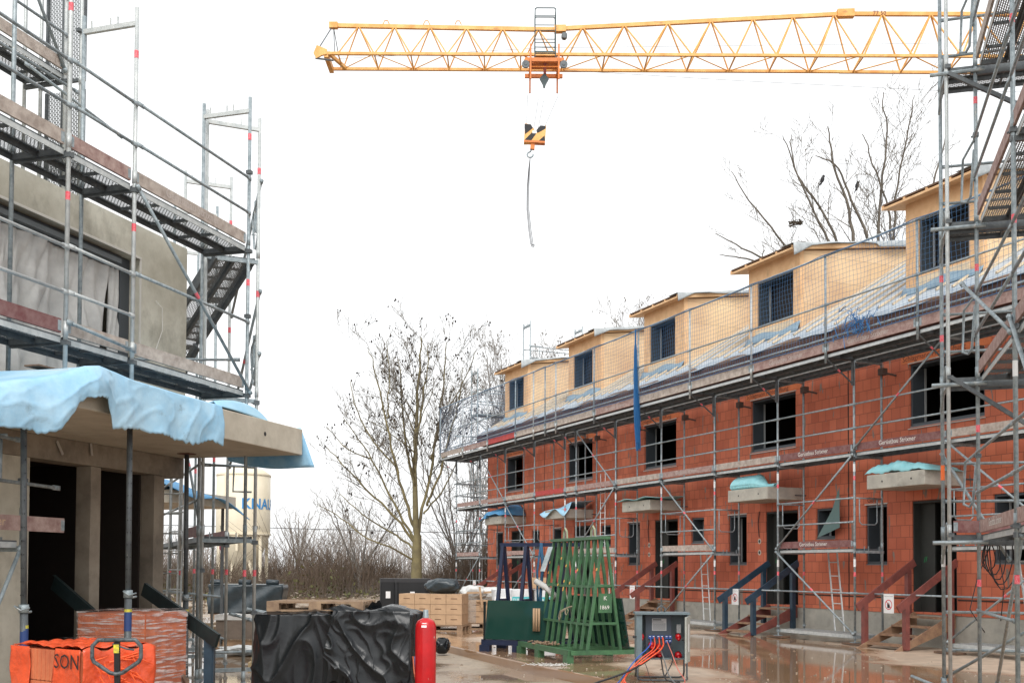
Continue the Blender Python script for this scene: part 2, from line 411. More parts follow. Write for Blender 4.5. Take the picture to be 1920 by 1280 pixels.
# per house: door (hi,lo), window openings as (x0,x1,z0,z1), dormer
HOUSES = [
    dict(door=(-1.74, -.55), tall=(.18, .84), small=(-3.6, -2.64, 1.67, 3.0), up=(-2.46, -.49), dw=(-1.76, -.39), dn=(-2.1, -.02)),
    dict(door=(3.17, 4.42), tall=(5.23, 6.03), small=(1.84, 2.51, 2.25, 2.97), up=(3.24, 5.03), dw=(3.80, 5.27), dn=(3.54, 5.64)),
    dict(door=(8.52, 9.79), tall=(10.66, 11.41), small=(7.19, 7.83, 2.25, 2.97), up=(8.61, 10.4), dw=(9.27, 10.72), dn=(8.78, 11.06)),
    dict(door=(13.9, 15.1), tall=(16.1, 16.75), small=(12.5, 13.15, 2.25, 2.95), up=(13.77, 15.58), dw=(14.5, 15.93), dn=(13.9, 16.32)),
    dict(door=(19.35, 20.5), tall=(21.34, 22.05), small=(17.9, 18.6, 2.25, 2.95), up=(19.45, 21.0), dw=(20.23, 21.7), dn=(19.85, 22.08)),
]
WO = 1.03       # facade plane
hl = ['brick terraced house nearest the scaffold tower, its dormer cut by the right edge tower',
      'second brick terraced house, turquoise foam on its canopy and blue handrails at its door',
      'middle brick terraced house, its dormer right of the hanging blue net bundle',
      'fourth brick terraced house, its doorway behind the green glass rack',
      'far end brick terraced house, its corner beside the bare trees']
def roof_z(o): return 7.41 + .62 * (o - 1.4)
def window(root, x0, x1, z0, z1, y, big=False):
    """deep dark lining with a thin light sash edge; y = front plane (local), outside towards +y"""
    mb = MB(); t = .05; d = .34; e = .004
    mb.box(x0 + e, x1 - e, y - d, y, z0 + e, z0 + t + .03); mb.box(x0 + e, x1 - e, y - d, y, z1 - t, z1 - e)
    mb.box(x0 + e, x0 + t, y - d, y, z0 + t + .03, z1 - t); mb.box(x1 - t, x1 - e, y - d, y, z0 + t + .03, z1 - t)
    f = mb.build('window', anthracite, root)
    xm = x1 - t - .02
    mb = MB(); mb.box(xm - .045, xm - .004, y - d + .02, y - d + .05, z0 + t + .034, z1 - t - .02)
    mb.build('sash', mat('pale_sash_edge', (.30, .31, .31), .5), f)
    mb = MB(); mb.box(x0 + .01, x1 - .01, y + .003, y + .035, z0 + .004, z0 + .022)
    mb.build('sill', frame_grey, f)
    return f
for k, h in enumerate(HOUSES):
    a, b = SEAMS[k], SEAMS[k + 1]
    root = thing('brick_house', hl[k], 'house', RP, RROT, 'brick terraced houses under construction')
    dx = h['door']; tw = (*h['tall'], 1.66, 2.96); sw = h['small']; uw = (*h['up'], 4.51, 5.83)
    holes = [(*dx, .70, 2.98), tw, sw, uw]
    mb = MB(); wall_holes(mb, a + .008, b - .008, .66, 6.5, -WO, -WO - .36, holes)
    # gable ends and back wall
    gab = [(-WO - .36, .66), (-WO - .36, 6.5), (-1.4, 7.2), (-5.45, 9.7), (-9.6, 7.2), (-9.6, .66)]
    if k == 4: mb.prism(gab, b - .32, b - .01, axis=0)
    if k == 0: mb.prism(gab, a + .01, a + .3, axis=0)
    w = mb.build('wall', brick, root)
    MB().box(a + .3, b - .33, -9.6, -9.3, .66, 7.1).build('back_wall', brick, root)
    # lower recessed course band and plinth
    mb = MB(); mb.box(a + .002, b - .002, -WO - .30, -WO - .015, -.2, .655)
    mb.build('plinth', concrete, root)
    for q in ((a + .02, dx[0] - .02, -WO, -WO + .006, .955, .985), (dx[1] + .02, b - .02, -WO, -WO + .006, .955, .985), (b - .015, b + .015, -WO, -WO + .005, .7, 6.4)):
        MB().box(*q).build('wall_joint', mat('dark_movement_joint', (.05, .028, .022), .9), root)
    # interior: floors, party walls, dark back partition
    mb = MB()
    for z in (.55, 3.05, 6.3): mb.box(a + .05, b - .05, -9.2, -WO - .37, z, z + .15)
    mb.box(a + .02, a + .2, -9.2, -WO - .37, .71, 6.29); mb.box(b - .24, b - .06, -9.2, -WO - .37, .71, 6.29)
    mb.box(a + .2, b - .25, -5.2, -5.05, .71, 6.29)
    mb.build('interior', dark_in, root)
    # door opening lining
    mb = MB(); mb.box(dx[1] - .03, dx[1] - .004, -WO - 1.3, -WO - .02, .70, 2.97); mb.box(dx[0] + .004, dx[0] + .03, -WO - .5, -WO - .02, .70, 2.97)
    mb.box(dx[0] + .03, dx[1] - .03, -WO - .5, -WO - .02, 2.93, 2.972)
    mb.box(dx[1] - .42, dx[1] - .03, -WO - .24, -WO - .20, .70, 2.93)
    rv = mb.build('door_frame', mat('dark_grey_door_lining', (.03, .033, .03), .7, 0, .2, 3), root)
    mb = MB(); text_mb('//', .16, axes((dx[1] - .12, -WO - .195, 1.72), (-1, .0, .1), (0, 0, 1)), mb)
    mb.build('spray_mark', mat('green_spray_paint', (.01, .35, .10), .7), rv)
    # windows
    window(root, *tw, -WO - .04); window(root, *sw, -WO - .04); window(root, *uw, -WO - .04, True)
    # lintel shells with lettering
    mb = MB(); mb.box(h['up'][0] - .18, h['up'][1] + .22, -WO, -WO + .008, 5.86, 6.1)
    ln = mb.build('lintel', mat('smooth_clay_lintel', (.62, .17, .06), .8, 0, .2, 4), root)
    mb = MB(); text_mb('Schlagmann Hinterlüftung', .165, axes((h['up'][1] + .18, -WO + .010, 5.90), (-1, 0, 0), (0, 0, 1)), mb)
    mb.build('lettering', mat('dark_print', (.10, .03, .02), .8), ln)
    for q in ((h['up'][0] - .02, h['up'][1] + .02, -WO, -WO + .02, 5.835, 5.855), (h['up'][0] - .02, h['up'][1] + .02, -WO, -WO + .03, 4.47, 4.49), (tw[0] - .02, tw[1] + .02, -WO, -WO + .015, 2.965, 2.99)):
        MB().box(*q).build('trim', mat('pale_mortar_strip', (.5, .46, .42), .8), root)
    mb = MB(); text_mb('Geiger', .17, axes((tw[1] - .05, -WO + .004, 3.02), (-1, 0, 0), (0, 0, 1)), mb)
    mb.build('lettering', mat('dark_print', (.1, .03, .02)), root)
    if k in (1, 2):
        mb = MB()
        for zz in (2.05, 2.33): mb.lathe(0, 0, [(.001, 0), (.055, 0), (.06, .01)], 12)
        vs = mb.v; mb2 = MB()
        for q, zz in enumerate((1.98, 2.26)):
            pts = [(h['tall'][0] - .55 + .07 * math.cos(t * .52), -WO + .006, zz + .07 * math.sin(t * .52)) for t in range(12)]
            mb2.face(pts, 0); mb2.face([(p[0] * .55 + (h['tall'][0] - .55) * .45, -WO + .010, p[2] * .55 + zz * .45) for p in pts], 1)
        mb2.tube([(h['tall'][0] - .55, -WO + .02, 2.36), (h['tall'][0] - .52, -WO + .03, 2.7), (h['tall'][0] - .55, -WO + .02, 2.93), (h['tall'][0] - .6, -WO + .05, 3.0)], .012, 5, 1)
        mb2.build('socket_holes', [mat('plaster_ring', (.5, .45, .38), .9), cable_black], root)
    # canopy slab above the door
    c = (dx[0] + dx[1]) / 2
    mb = MB(); mb.box(c - .8, c + .8, -WO - .001, -.02, 3.2, 3.49)
    cs = mb.build('canopy', concrete, root, bevel=.012)
    mb = MB()
    for q in (-.45, .35):
        mb.face([(c + q + .022 * math.cos(t), -.0165, 3.34 + .022 * math.sin(t)) for t in [i * .785 for i in range(8)]])
    mb.build('anchor_hole', ink, cs)
    # roof
    mb = MB()
    def rp(o, dz=0): return (-o, roof_z(o) + dz)
    mb.prism([rp(.62), rp(5.5), (-10.3, 7.0), (-10.3, 6.85), (-5.5, roof_z(5.5) - .17), rp(.62, -.17)], a - .0, b - .004 + (.18 if k == 4 else 0), axis=0)
    rf = mb.build('roof', larch if False else wood_dark, root)
    mb = MB()
    sd = random.Random(k)
    def mfn(u, v):
        x = a + (b - a + (.15 if k == 4 else 0)) * u; o = .59 + .04 * math.sin(x * 2.3 + k) + .025 * math.sin(x * 7) + (5.5 - .6) * v
        return (x, -o, roof_z(o) + .02 + .008 * math.sin(x * 3 + o * 2) - (.03 if v == 0 else 0))
    mb.grid(mfn, 40, 12); mb.build('membrane', membrane, rf, True, solid=.004)
    mb = MB()
    x = a + .15
    while x < b:
        jo = .78 + sd.uniform(-.05, .25)
        mb.bar((x, -jo, roof_z(jo) + .055), (x, -5.4, roof_z(5.4) + .055), .045, .04); x += sd.uniform(.50, .60)
    mb.build('counter_battens', wood_batten, rf)
    mb = MB()
    for (tx, to) in ((a + .6, 1.05), (a + 4.9, 1.0), (dx[1] + .7, 1.2)):
        M = axes((tx + .5, -to, roof_z(to) + .032), (-1, 0, 0), (0, -1, .62)); text_mb('MEMBRAN'[:5 + k % 2], .16, M, mb)
    # printed blocks on the membrane, illegible from here
    # eaves board and soffit
    mb2 = MB(); mb2.box(a, b + (.15 if k == 4 else 0), -.66, -.60, 6.52, 6.86); mb2.box(a, b, -WO + .004, -.66, 6.46, 6.50)
    mb2.build('eaves_board', fascia_m, root)
    # dormer
    d0, d1 = h['dn']; DO = 1.4
    mb = MB(); w0, w1 = h['dw']
    wall_holes(mb, d0, d1, 7.25, 9.38, -DO, -DO - .12, [(w0, w1, 7.77, 8.97)])
    dm = mb.build('dormer', larch, root)
    for xx in (d0, d1 - .1):
        mb = MB(); mb.prism([(-DO - .121, 7.2), (-DO - .121, 9.36), (-5.5, 9.9), (-5.5, 9.6)], xx, xx + .1, axis=0); mb.build('cheek', osb, dm)
    mb = MB(); o0 = 1.08
    zt = lambda o: 9.42 + .14 * (o - 1.4)
    mb.prism([(-o0, zt(o0)), (-5.6, zt(5.6)), (-5.6, zt(5.6) - .05), (-o0, zt(o0) - .05)], d0 - .12, d1 + .38, axis=0, m=0)
    mb.prism([(-o0 - .03, zt(o0) + .05), (-5.6, zt(5.6) + .05), (-5.6, zt(5.6) + .085), (-o0 - .03, zt(o0) + .085)], d0 - .12, d1 + .38, axis=0, m=1)
    for xx in [d0 - .12 + (d1 - d0 + .47) * i / 4 for i in range(5)]:
        mb.bar((xx + .02, -o0 - .01, zt(o0) + .025), (xx + .02, -5.5, zt(5.5) + .025), .04, .05, 0)
    mb.build('dormer_roof', [larch, wood_dark], dm)
    mb = MB()
    def ffn(u, v):
        o = 1.05 + 4.2 * u; x = d0 - .14 - .03 * math.sin(u * 25 + k)
        drop = .07 + .035 * math.sin(u * 7 + k * 2) + (.22 * (1 - u / .14) if u < .14 else 0) + (.07 if .62 < u < .95 else 0)
        if v < .5: return (x + .5 * (1 - v * 2), -o, zt(o) + .092)
        q = (v - .5) * 2; return (x - .03 - .03 * math.sin(q * 2), -o, zt(o) + .09 - drop * q)
    mb.grid(ffn, 50, 8); mb.build('flashing', membrane_white, dm, True, solid=.004)
    f = window(dm, w0, w1, 7.77, 8.97, -DO - .03, True)
    mb = MB(); mb.box(w0 - .02, w1 + .06, -DO, -DO + .02, 7.50, 7.72); mb.build('sill_board', wood_batten, dm)
    mb = MB(); mb.box(d0 + .11, d1 - .11, -DO - .55, -DO - .45, 7.2, 9.4); mb.build('dormer_shade_panel', dark_in, dm)  # near-black panel close behind the window, painted darkness for the inside
    # upturned membrane below the sill
    mb = MB()
    def ufn(u, v):
        x = d0 - .05 + (d1 - d0 + .1) * u; return (x, -(DO - .02) + .12 * (1 - v) , roof_z(1.27) + .03 + (.22 + .05 * math.sin(x * 4)) * v)
    mb.grid(ufn, 12, 3); mb.build('upturn', mat('blue_grey_membrane', (.22, .32, .40), .5, 0, .2, 4), dm, True, solid=.004)

# foam sheets on the canopies
def canopy_sheet(k, mat_, label, fn, nu=26, nv=12, th=.012, name='foam_sheet'):
    h = HOUSES[k]; c = (h['door'][0] + h['door'][1]) / 2
    root = MB()
    root.grid(lambda u, v: fn(c, u, v), nu, nv)
    o = root.build(name, mat_, None, True, solid=th); o.location = RP; o.rotation_euler = (0, 0, RROT)
    return tag(o, label, 'foam sheet', 'foam sheets laid over the door canopies')
# ribbed roll (house 1, 2), flat sheets, crumpled dark blue sheets
def ribbed(c, u, v):
    s = c + .86 - 1.75 * u; y = -.02 - .95 * v
    z = 3.52 + .22 * math.sin(math.pi * min(1, u * .9 + .14)) ** .6 * (1 - .5 * v) * (0.12 + min(1, v * 7)) + .008 * math.sin(u * 60) - .03
    return (s, y, max(z, 3.50))
canopy_sheet(0, foam_cyan, 'wavy turquoise foam mat on the canopy nearest the scaffold tower', lambda c, u, v: (lambda p: (p[0], p[1], p[2] + .02 * math.sin(u * 17)))(ribbed(c, u, v)), 70)
def roll(c, u, v):
    s = c + .74 - 1.55 * u; a = v * 6.28
    r = .165 if u < .55 else .165 - .13 * min(1, (u - .55) * 4)
    return (s, -.24 + (r + .006 * math.sin(u * 90)) * math.cos(a) * 1.2, 3.50 + r + r * math.sin(a - .6) + .004 * math.sin(u * 110))
canopy_sheet(1, foam_cyan, 'turquoise ribbed foam roll on the canopy above the blue handrails', roll, 90, 16)
canopy_sheet(2, foam_cyan, 'flat thin turquoise foam sheet on the middle house canopy', lambda c, u, v: (c + .9 - 1.95 * u, .1 - 1.1 * v, 3.51 + .05 * math.sin(u * 6 + v * 2) ** 2 + (.10 * (u - .7) if u > .7 else 0)))
canopy_sheet(3, foam_blue, 'pale blue foam sheet drooping over the fourth house canopy front',
             lambda c, u, v: (c + .95 - 1.9 * u, .10 - 1.05 * v, 3.51 + .09 * abs(math.sin(u * 5)) * v + (.32 * max(0, u - .45) if v > .2 else 0) - (.13 * (1 - v * 5) * (1 + math.sin(u * 8)) if v < .2 else 0)))
canopy_sheet(4, foam_deep, 'deep blue foam sheet peaked over the far end house canopy',
             lambda c, u, v: (c + 1.1 - 2.0 * u, .12 - 1.1 * v, 3.5 + (.42 * math.sin(math.pi * u) * (.3 + v) + .06 * math.sin(u * 9)) * (1 if v > .1 else .6) - (.14 if v < .09 and u < .35 else 0)))
mb = MB(); mb.face([(1.55, 0, 3.42), (1.47, .06, 2.5), (2.2, .1, 2.28), (1.75, .04, 2.9)])
o = mb.build('plastic_scrap', mat('grey_green_film', (.10, .17, .16), .5), None, solid=.006); o.location = RW(0, WO - .12, 0); o.rotation_euler = (0, 0, RROT)
tag(o, 'torn grey green plastic scrap hanging on the brick joint beside the small window', 'plastic scrap')

# ================================================================ SCAFFOLD PARTS
RT = .0242
def upright(root, x, y, z0, z1, tapes=(), name='upright', m=None, n=8, whites=(), blacks=(), r=RT):
    mb = MB()
    cuts = sorted([(t, t + .09, 1) for t in tapes] + [(t, t + .16, 2) for t in whites] + [(t, t + .11, 3) for t in blacks])
    mb.tube([(x, y, z0), (x, y, z1)], r, n, 0)
    for a, b, mi in cuts: mb.tube([(x, y, a), (x, y, b)], r + .0015, n, mi, caps=False)
    z = math.floor(z0 / 2) * 2 + 2
    while z < z1 - .1:
        mb.tube([(x, y, z - .02), (x, y, z + .13)], r + .0045, n, 0); z += 2
    return mb.build(name, [m or steel, red_tape, white_band, black_band], root, True)
def jack(root, x, y, z0, z1, plank=True):
    mb = MB(); mb.tube([(x, y, z0), (x, y, z1)], .017, 6); mb.box(x - .075, x + .075, y - .075, y + .075, z0 - .012, z0); mb.tube([(x, y, z1 - .05), (x, y, z1 - .01)], .04, 6)
    b = mb.build('base_jack', steel, root)
    if plank: MB().box(x - .28, x + .28, y - .12, y + .12, z0 - .05, z0 - .014).build('sole_board', wood_dark, b)
def rail(root, p, q, name='guardrail', r=.019, m=None):
    p = V(p); q = V(q); d = (q - p).normalized(); mb = MB()
    mb.tube([p + d * .09, q - d * .09], r, 7)
    mb.bar(p, p + d * .11, .012, .05); mb.bar(q, q - d * .11, .012, .05)
    return mb.build(name, m or steel, root, True)
def brace(root, p, q, tape=True, r=.021):
    p = V(p); q = V(q); mb = MB(); mb.tube([p, q], r, 7, 0)
    if tape:
        c = p.lerp(q, .47); d = (q - p).normalized(); mb.tube([c, c + d * .09], r + .0015, 7, 1, caps=False)
    d = (q - p).normalized()
    for e in (p, q): mb.tube([e - d * .03, e + d * .03], r + .010, 6, 0)
    return mb.build('diagonal_brace', [steel, red_tape], root, True)
def transom(root, x, y0, y1, z, hooks=True, ax='y', m=None):
    mb = MB()
    P = (lambda t, z: (x, t, z)) if ax == 'y' else (lambda t, z: (t, x, z))
    mb.bar(P(y0, z), P(y1, z), .045, .055)
    if hooks:
        for f in (.36, .5, .86):
            t = y0 + (y1 - y0) * f; mb.bar(P(t, z + .02), P(t, z + .12), .014, .014)
    return mb.build('transom', m or steel, root)
def deck(root, x0, x1, y0, y1, z, n=2, m=None, ax='x', edge=None):
    """steel planks with perforated top plates; length along x (or y)"""
    mb = MB(); w = (y1 - y0) / n
    def B(a, b, c, d, e, f, mi):
        if ax == 'x': mb.box(a, b, c, d, e, f, mi)
        else: mb.box(c, d, a, b, e, f, mi)
    for i in range(n):
        a = y0 + w * i + .006; b = y0 + w * (i + 1) - .006
        lo, hi = a + .035, b - .035
        for zz in (z,):
            q = [(x0, lo, zz), (x1, lo, zz), (x1, hi, zz), (x0, hi, zz)]
            uv = [(p[0], p[1] - lo) for p in q]
            if ax != 'x': q = [(p[1], p[0], p[2]) for p in q]
            mb.face(q, 1, uv)
        B(x0, x1, a, lo, z - .012, z + .004, 0); B(x0, x1, hi, b, z - .012, z + .004, 0)
        B(x0, x1, a, a + .008, z - .07, z - .012, 2 if (edge == i * 2) else 0); B(x0, x1, b - .008, b, z - .07, z - .012, 2 if edge == i * 2 + 1 else 0)
        B(x0, x0 + .03, a + .008, b - .008, z - .065, z - .002, 0); B(x1 - .03, x1, a + .008, b - .008, z - .065, z - .002, 0)
        k = x0 + .6
        while k < x1 - .2:
            B(k, k + .02, lo, hi, z - .04, z - .003, 0); k += .6
    return mb.build('deck', [m or steel_dark, perf, steel_light], root)
def toe(root, x0, x1, y, z, kind, text=None, side=1, ax='x', hgt=.15, tm=None, size=.105):
    """board on edge; side=+1: lettering faces +y"""
    mt = {'g': wood_grey, 'p': wood_pink, 'r': wood_red, 'R': mat('bright_red_board', (.5, .05, .045), .6, 0, .3, 6)}[kind]
    mb = MB()
    if ax == 'x': mb.box(x0, x1, y - .015, y + .015, z, z + hgt, 0)
    else: mb.box(y - .015, y + .015, x0, x1, z, z + hgt, 0)
    for xx in (x0, x1 - .05):
        if ax == 'x': mb.box(xx, xx + .05, y - .018, y + .018, z + .02, z + hgt - .02, 1)
        else: mb.box(y - .018, y + .018, xx, xx + .05, z + .02, z + hgt - .02, 1)
    t = mb.build('toe_board', [mt, steel], root)
    if text:
        mb = MB(); yy = y + side * .0165
        L = len(text) * size * .47
        if ax == 'x':
            st = (x0 + x1) / 2 + side * L / 2
            M = axes((st, yy, z + .045), (-side, 0, 0), (0, 0, 1))
        else:
            st = (x0 + x1) / 2 - side * L / 2
            M = axes((yy, st, z + .045), (0, side, 0), (0, 0, 1))
        text_mb(text, size, M, mb, 0, .001, weight=.002)
        mb.build('lettering', tm or ink_worn, t)
    return t
def end_guard(root, x, y0, y1, z, h=.5, name='end_guard'):
    pts = [(x, y0, z + h), (x, y1, z + h)]
    c = .06; mb = MB(); mb.tube(pts, .017, 6)
    a = y0 + (y1 - y0) * .18; b = y0 + (y1 - y0) * .82; sg = 1 if b > a else -1
    mb.tube([(x, a, z + h), (x, a, z + c), (x, a + sg * c, z), (x, b - sg * c, z), (x, b, z + c), (x, b, z + h)], .014, 6)
    return mb.build(name, steel, root, True)
def ladder(root, p, q, w=.33, axis=(0, 1, 0), step=.28):
    p = V(p); q = V(q); a = V(axis).normalized() * (w / 2); mb = MB()
    mb.bar(p - a, q - a, .022, .05); mb.bar(p + a, q + a, .022, .05)
    n = int((q - p).length / step)
    for i in range(1, n): c = p.lerp(q, i / n); mb.tube([c - a, c + a], .013, 6)
    return mb.build('ladder', steel_light, root)
def couplers(root, pts, s=.045):
    mb = MB(); mb.box(-s, s, -s, s, -s * .7, s * .7); mb.tube([(s * .5, s * .4, 0), (s * 1.7, s * 1.3, 0)], .012, 5)
    o = mb.build('coupler', steel_dark, root); o.location = pts[0]
    for p in pts[1:]:
        c = o.copy(); COL.objects.link(c); c.parent = root; c.location = p
# ================================================================ FACADE SCAFFOLD (right, long)
SX = [-5.14, -2.57, 0, 2.57, 5.14, 7.71, 10.3, 12.9, 13.7, 16.1, 18.67, 21.2, 23.8]
fs = thing('facade_scaffold', 'long galvanised scaffold along the red brick houses, carrying the blue safety net', 'scaffold', RP, RROT)
ST = 'Gerüstbau Strixner'
for i, s in enumerate(SX):
    upright(fs, s, 0, .2, 6.0, (1.42, 3.42), whites=(1.62, 3.60), blacks=(3.80,) if i % 2 else (3.80, 1.82))
    upright(fs, s, -.73, .2, 6.0, (1.42,), whites=())
    jack(fs, s, 0, .06, .3); jack(fs, s, -.73, .06, .3, False)
    for z in (4.0, 6.0): transom(fs, s, 0, -.73, z - .09, False)
    # console bracket carrying the widened top deck
    mb = MB(); mb.bar((s, 0, 5.93), (s, .75, 5.93), .04, .05); mb.tube([(s, .70, 5.90), (s, .02, 5.42)], .017, 6, 0)
    mb.tube([(s, .42, 5.70), (s, .36, 5.658)], .019, 6, 1); mb.bar((s, .03, 5.4), (s, .03, 5.9), .05, .05)
    mb.build('console_bracket', [steel_dark, red_tape], fs)
for s in SX + [14.6]:
    upright(fs, s, .73, 5.80, 8.06, (), 'net_post', steel_light if rnd.random() < .5 else steel)
kinds6 = ['p', 'p', 'p', 'g', 'g', 'p', 'g', 'g', 'g', 'R', 'p', 'g']
txt6 = {1: ST, 2: ST, 5: ST, 6: None, 10: ST}
kinds4 = ['p', 'p', 'r', 'g', 'p', 'g', 'p', 'p', 'g', 'R', 'g', 'p']
kinds4 = ['g', 'r', 'r', 'g', 'p', 'g', 'p', 'g', 'R', 'g', 'p', 'p']
txt4 = {0: None, 1: ST, 2: ST, 3: None, 4: ST, 10: ST}
for i in range(len(SX) - 1):
    a, b = SX[i], SX[i + 1]
    deck(fs, a + .03, b - .03, -.70, -.03, 4.0, edge=3)
    deck(fs, a + .03, b - .03, -.70, -.03, 5.99, edge=3)
    deck(fs, a + .03, b - .03, .04, .70, 5.99, edge=3)
    toe(fs, a + .05, b - .05, -.005, 4.03, kinds4[i], txt4.get(i), 1, tm=ink_white if i in (1, 2) else ink_worn, size=.13)
    toe(fs, a + .05, b - .05, .715, 6.03, kinds6[i], txt6.get(i), 1, size=.15, hgt=.19)
    for z in (4.5, 5.0): rail(fs, (a, .03, z), (b, .03, z))
    for z in (7.0,): rail(fs, (a, .75, z), (b, .75, z))
    if b - a > 1: rail(fs, (a, .03, 1.07), (b, .03, 1.07))
    for z in (8.02, 6.30): mb = MB(); mb.tube([(a, .745, z), (b, .745, z)], .021, 7); mb.build('net_rail', steel, fs, True)
low = [0, 2, 4, 6, 9, 11]
for i in low:
    a, b = SX[i], SX[i + 1]
    if b - a < 1: continue
    deck(fs, a + .03, b - .03, -.70, -.03, 2.0, edge=3)
    toe(fs, a + .05, b - .05, -.005, 2.03, 'r' if i in (0, 2) else ('p' if i > 6 else 'g'), ST if i in (2, 11) else None, 1, tm=ink_white if i == 2 else ink_worn, size=.12)
    for z in (2.55, 3.05): rail(fs, (a, .03, z), (b, .03, z))
    end_guard(fs, a, 0, -.73, 2.5, .55); end_guard(fs, b, 0, -.73, 2.5, .55)
    transom(fs, a, .03, -.76, 1.93); transom(fs, b, .03, -.76, 1.93)
    deck(fs, a + .03, b - .03, -.70, -.03, .20, 3, m=steel_light)
    transom(fs, a, .03, -.76, .16, False); transom(fs, b, .03, -.76, .16, False)
    ladder(fs, (a + .95, -.40, .22), (a + 1.45, -.62, 2.02), .3, (1, 0, 0))
ladder(fs, (11.5, -.2, 2.05), (11.95, -.45, 4.5), .3, (1, 0, 0))
for p, q in [((-2.57, 6), (0, 4)), ((0, 4), (2.57, 2)), ((2.57, 2), (0, .2)), ((7.71, 4), (5.14, 2)), ((5.14, 2), (7.71, .2)),
             ((12.9, 6), (10.3, 4)), ((10.3, 4), (12.9, 2)), ((21.2, 6), (18.67, 4)), ((18.67, 4), (16.1, 2)), ((16.1, 2), (18.67, .2)),
             ((21.2, 2), (23.8, .2)), ((-2.57, 4), (-5.14, 2)), ((-5.14, 2), (-2.57, .2))]:
    brace(fs, (p[0], .05, p[1] - .05), (q[0], .05, q[1] + .03))
for s in SX[1:9:1]:
    mb = MB(); mb.tube([(s - .05, -.70, 5.72), (s - .12, -1.02, 5.66)], .022, 6); mb.box(s - .11, s + .03, -.80, -.66, 5.66, 5.80); mb.build('wall_tie', mat('rusty_tie', (.09, .06, .05), .7), fs)
    mb = MB(); mb.tube([(s + .3, -.72, 3.30), (s + .3, -1.02, 3.30)], .02, 6); mb.build('wall_tie', steel_dark, fs)
couplers(fs, [(s, .02, z) for s in SX for z in (4.0, 5.95)], .035)

# safety net, one mesh of cords
mb = MB()
z0, z1 = 6.22, 8.04; rr = .0027
def netp(s, z):
    t = (z - z0) / (z1 - z0); bay = 0
    for i in range(len(SX) - 1):
        if SX[i] <= s <= SX[i + 1]: bay = (s - SX[i]) / (SX[i + 1] - SX[i]); break
    sag = math.sin(math.pi * bay)
    return V((s + .02 * math.sin(z * 5 + s) + .03 * math.sin(s * 1.7) * t, .775 - .03 * sag * math.sin(math.pi * t) + .01 * math.sin(s * 9 + z * 7), z - .055 * sag * (t * .8 + .2 * math.sin(s * 3))))
s = SX[0]
while s < SX[-1]:
    mb.tube([netp(s, z0 + (z1 - z0) * i / 9) for i in range(10)], rr, 3, 0, caps=False); s += .1
for j in range(19):
    z = z0 + (z1 - z0) * j / 18; n = int((SX[-1] - SX[0]) / .1)
    mb.tube([netp(SX[0] + (SX[-1] - SX[0]) * i / n, z) for i in range(n + 1)], rr if 0 < j < 18 else .009, 3, 0, caps=False)
o = mb.build('safety_net', net_blue); o.location = RP; o.rotation_euler = (0, 0, RROT)
tag(o, 'long blue square mesh safety net stretched along the top scaffold deck', 'safety net')
# gathered net hanging from the top rail
mb = MB(); r2 = random.Random(4)
for i in range(120):
    ph = r2.uniform(0, 6.28); ra = r2.uniform(.3, 1); pts = []
    zt, zb = 8.05, r2.choice([4.75, 4.8, 5.2, 4.95, 5.4])
    for j in range(15):
        t = j / 14; z = zt + (zb - zt) * t
        w = (.025 + .085 * max(0, t - .1) - .12 * max(0, t - .7)) * (1. if t > .2 else .6)
        pts.append((7.74 - .10 * max(0, t - .5) + w * ra * math.cos(ph + t * 4), .80 + w * ra * math.sin(ph + t * 4) - .1 * max(0, t - .4), z))
    mb.tube(pts, .009, 3, 0, caps=False)
o = mb.build('net_bundle', mat('bright_blue_net_cord', (.025, .14, .34), .7)); o.location = RP; o.rotation_euler = (0, 0, RROT)
tag(o, 'gathered bright blue net bundle hanging down from the top rail over the toe boards', 'net bundle')
mb = MB()
for i in range(60):
    c = V((-1.0 + r2.gauss(0, .28), .80, 6.5 + r2.gauss(0, .12))); mb.tube([c, c + V((r2.uniform(-.12, .12), 0, r2.uniform(-.2, .12))), c + V((r2.uniform(-.16, .16), .02, r2.uniform(-.25, .1)))], .008, 3, 0, caps=False)
o = mb.build('net_tangle', MATS['bright_blue_net_cord']); o.location = RP; o.rotation_euler = (0, 0, RROT)
tag(o, 'small tangle of loose blue net cord above the worn lettered top toe board', 'net tangle')

# warning signs on the low rail
for s, lab in ((-1.05, 'white prohibition sign on the low rail left of the nearest red handrail stairs'), (4.18, 'white prohibition sign on the low rail beside the blue handrail stairs'),
               (9.2, 'white prohibition sign on the low rail beside the green glass rack'), (21.6, 'small white sign on the low rail behind the white wrapped bundles')):
    r_ = thing('warning_sign', lab, 'sign', RW(s, -.06, .92), RROT, 'signs on the low scaffold rail')
    MB().box(-.14, .14, -.003, .003, -.22, .16).build('plate', sign_white, r_)
    mb = MB()
    ring = lambda r, y, n=24: [(r * math.cos(i * 2 * math.pi / n), y, -.05 + r * math.sin(i * 2 * math.pi / n)) for i in range(n)]
    A, B_ = ring(.10, .005), ring(.084, .005)
    for i in range(24): mb.face([A[i], A[(i + 1) % 24], B_[(i + 1) % 24], B_[i]], 0)
    mb.bar((-.06, .0052, -.11), (.06, .0052, .01), .016, .001, 0, (0, 1, 0))
    mb.face([(x * .034, .006, -.07 + z * .045) for x, z in ((-1, -1), (1, -1), (1.1, .3), (.9, 1.2), (.4, .4), (.2, 1.6), (-.1, .5), (-.4, 1.5), (-.6, .3), (-1, .9))], 1)
    text_mb('BAUSTELLE BETRETEN VERBOTEN', .017, axes((.13, .004, .11), (-1, 0, 0), (0, 0, 1)), mb, 1)
    mb.build('pictogram', [ink_red, ink], r_)

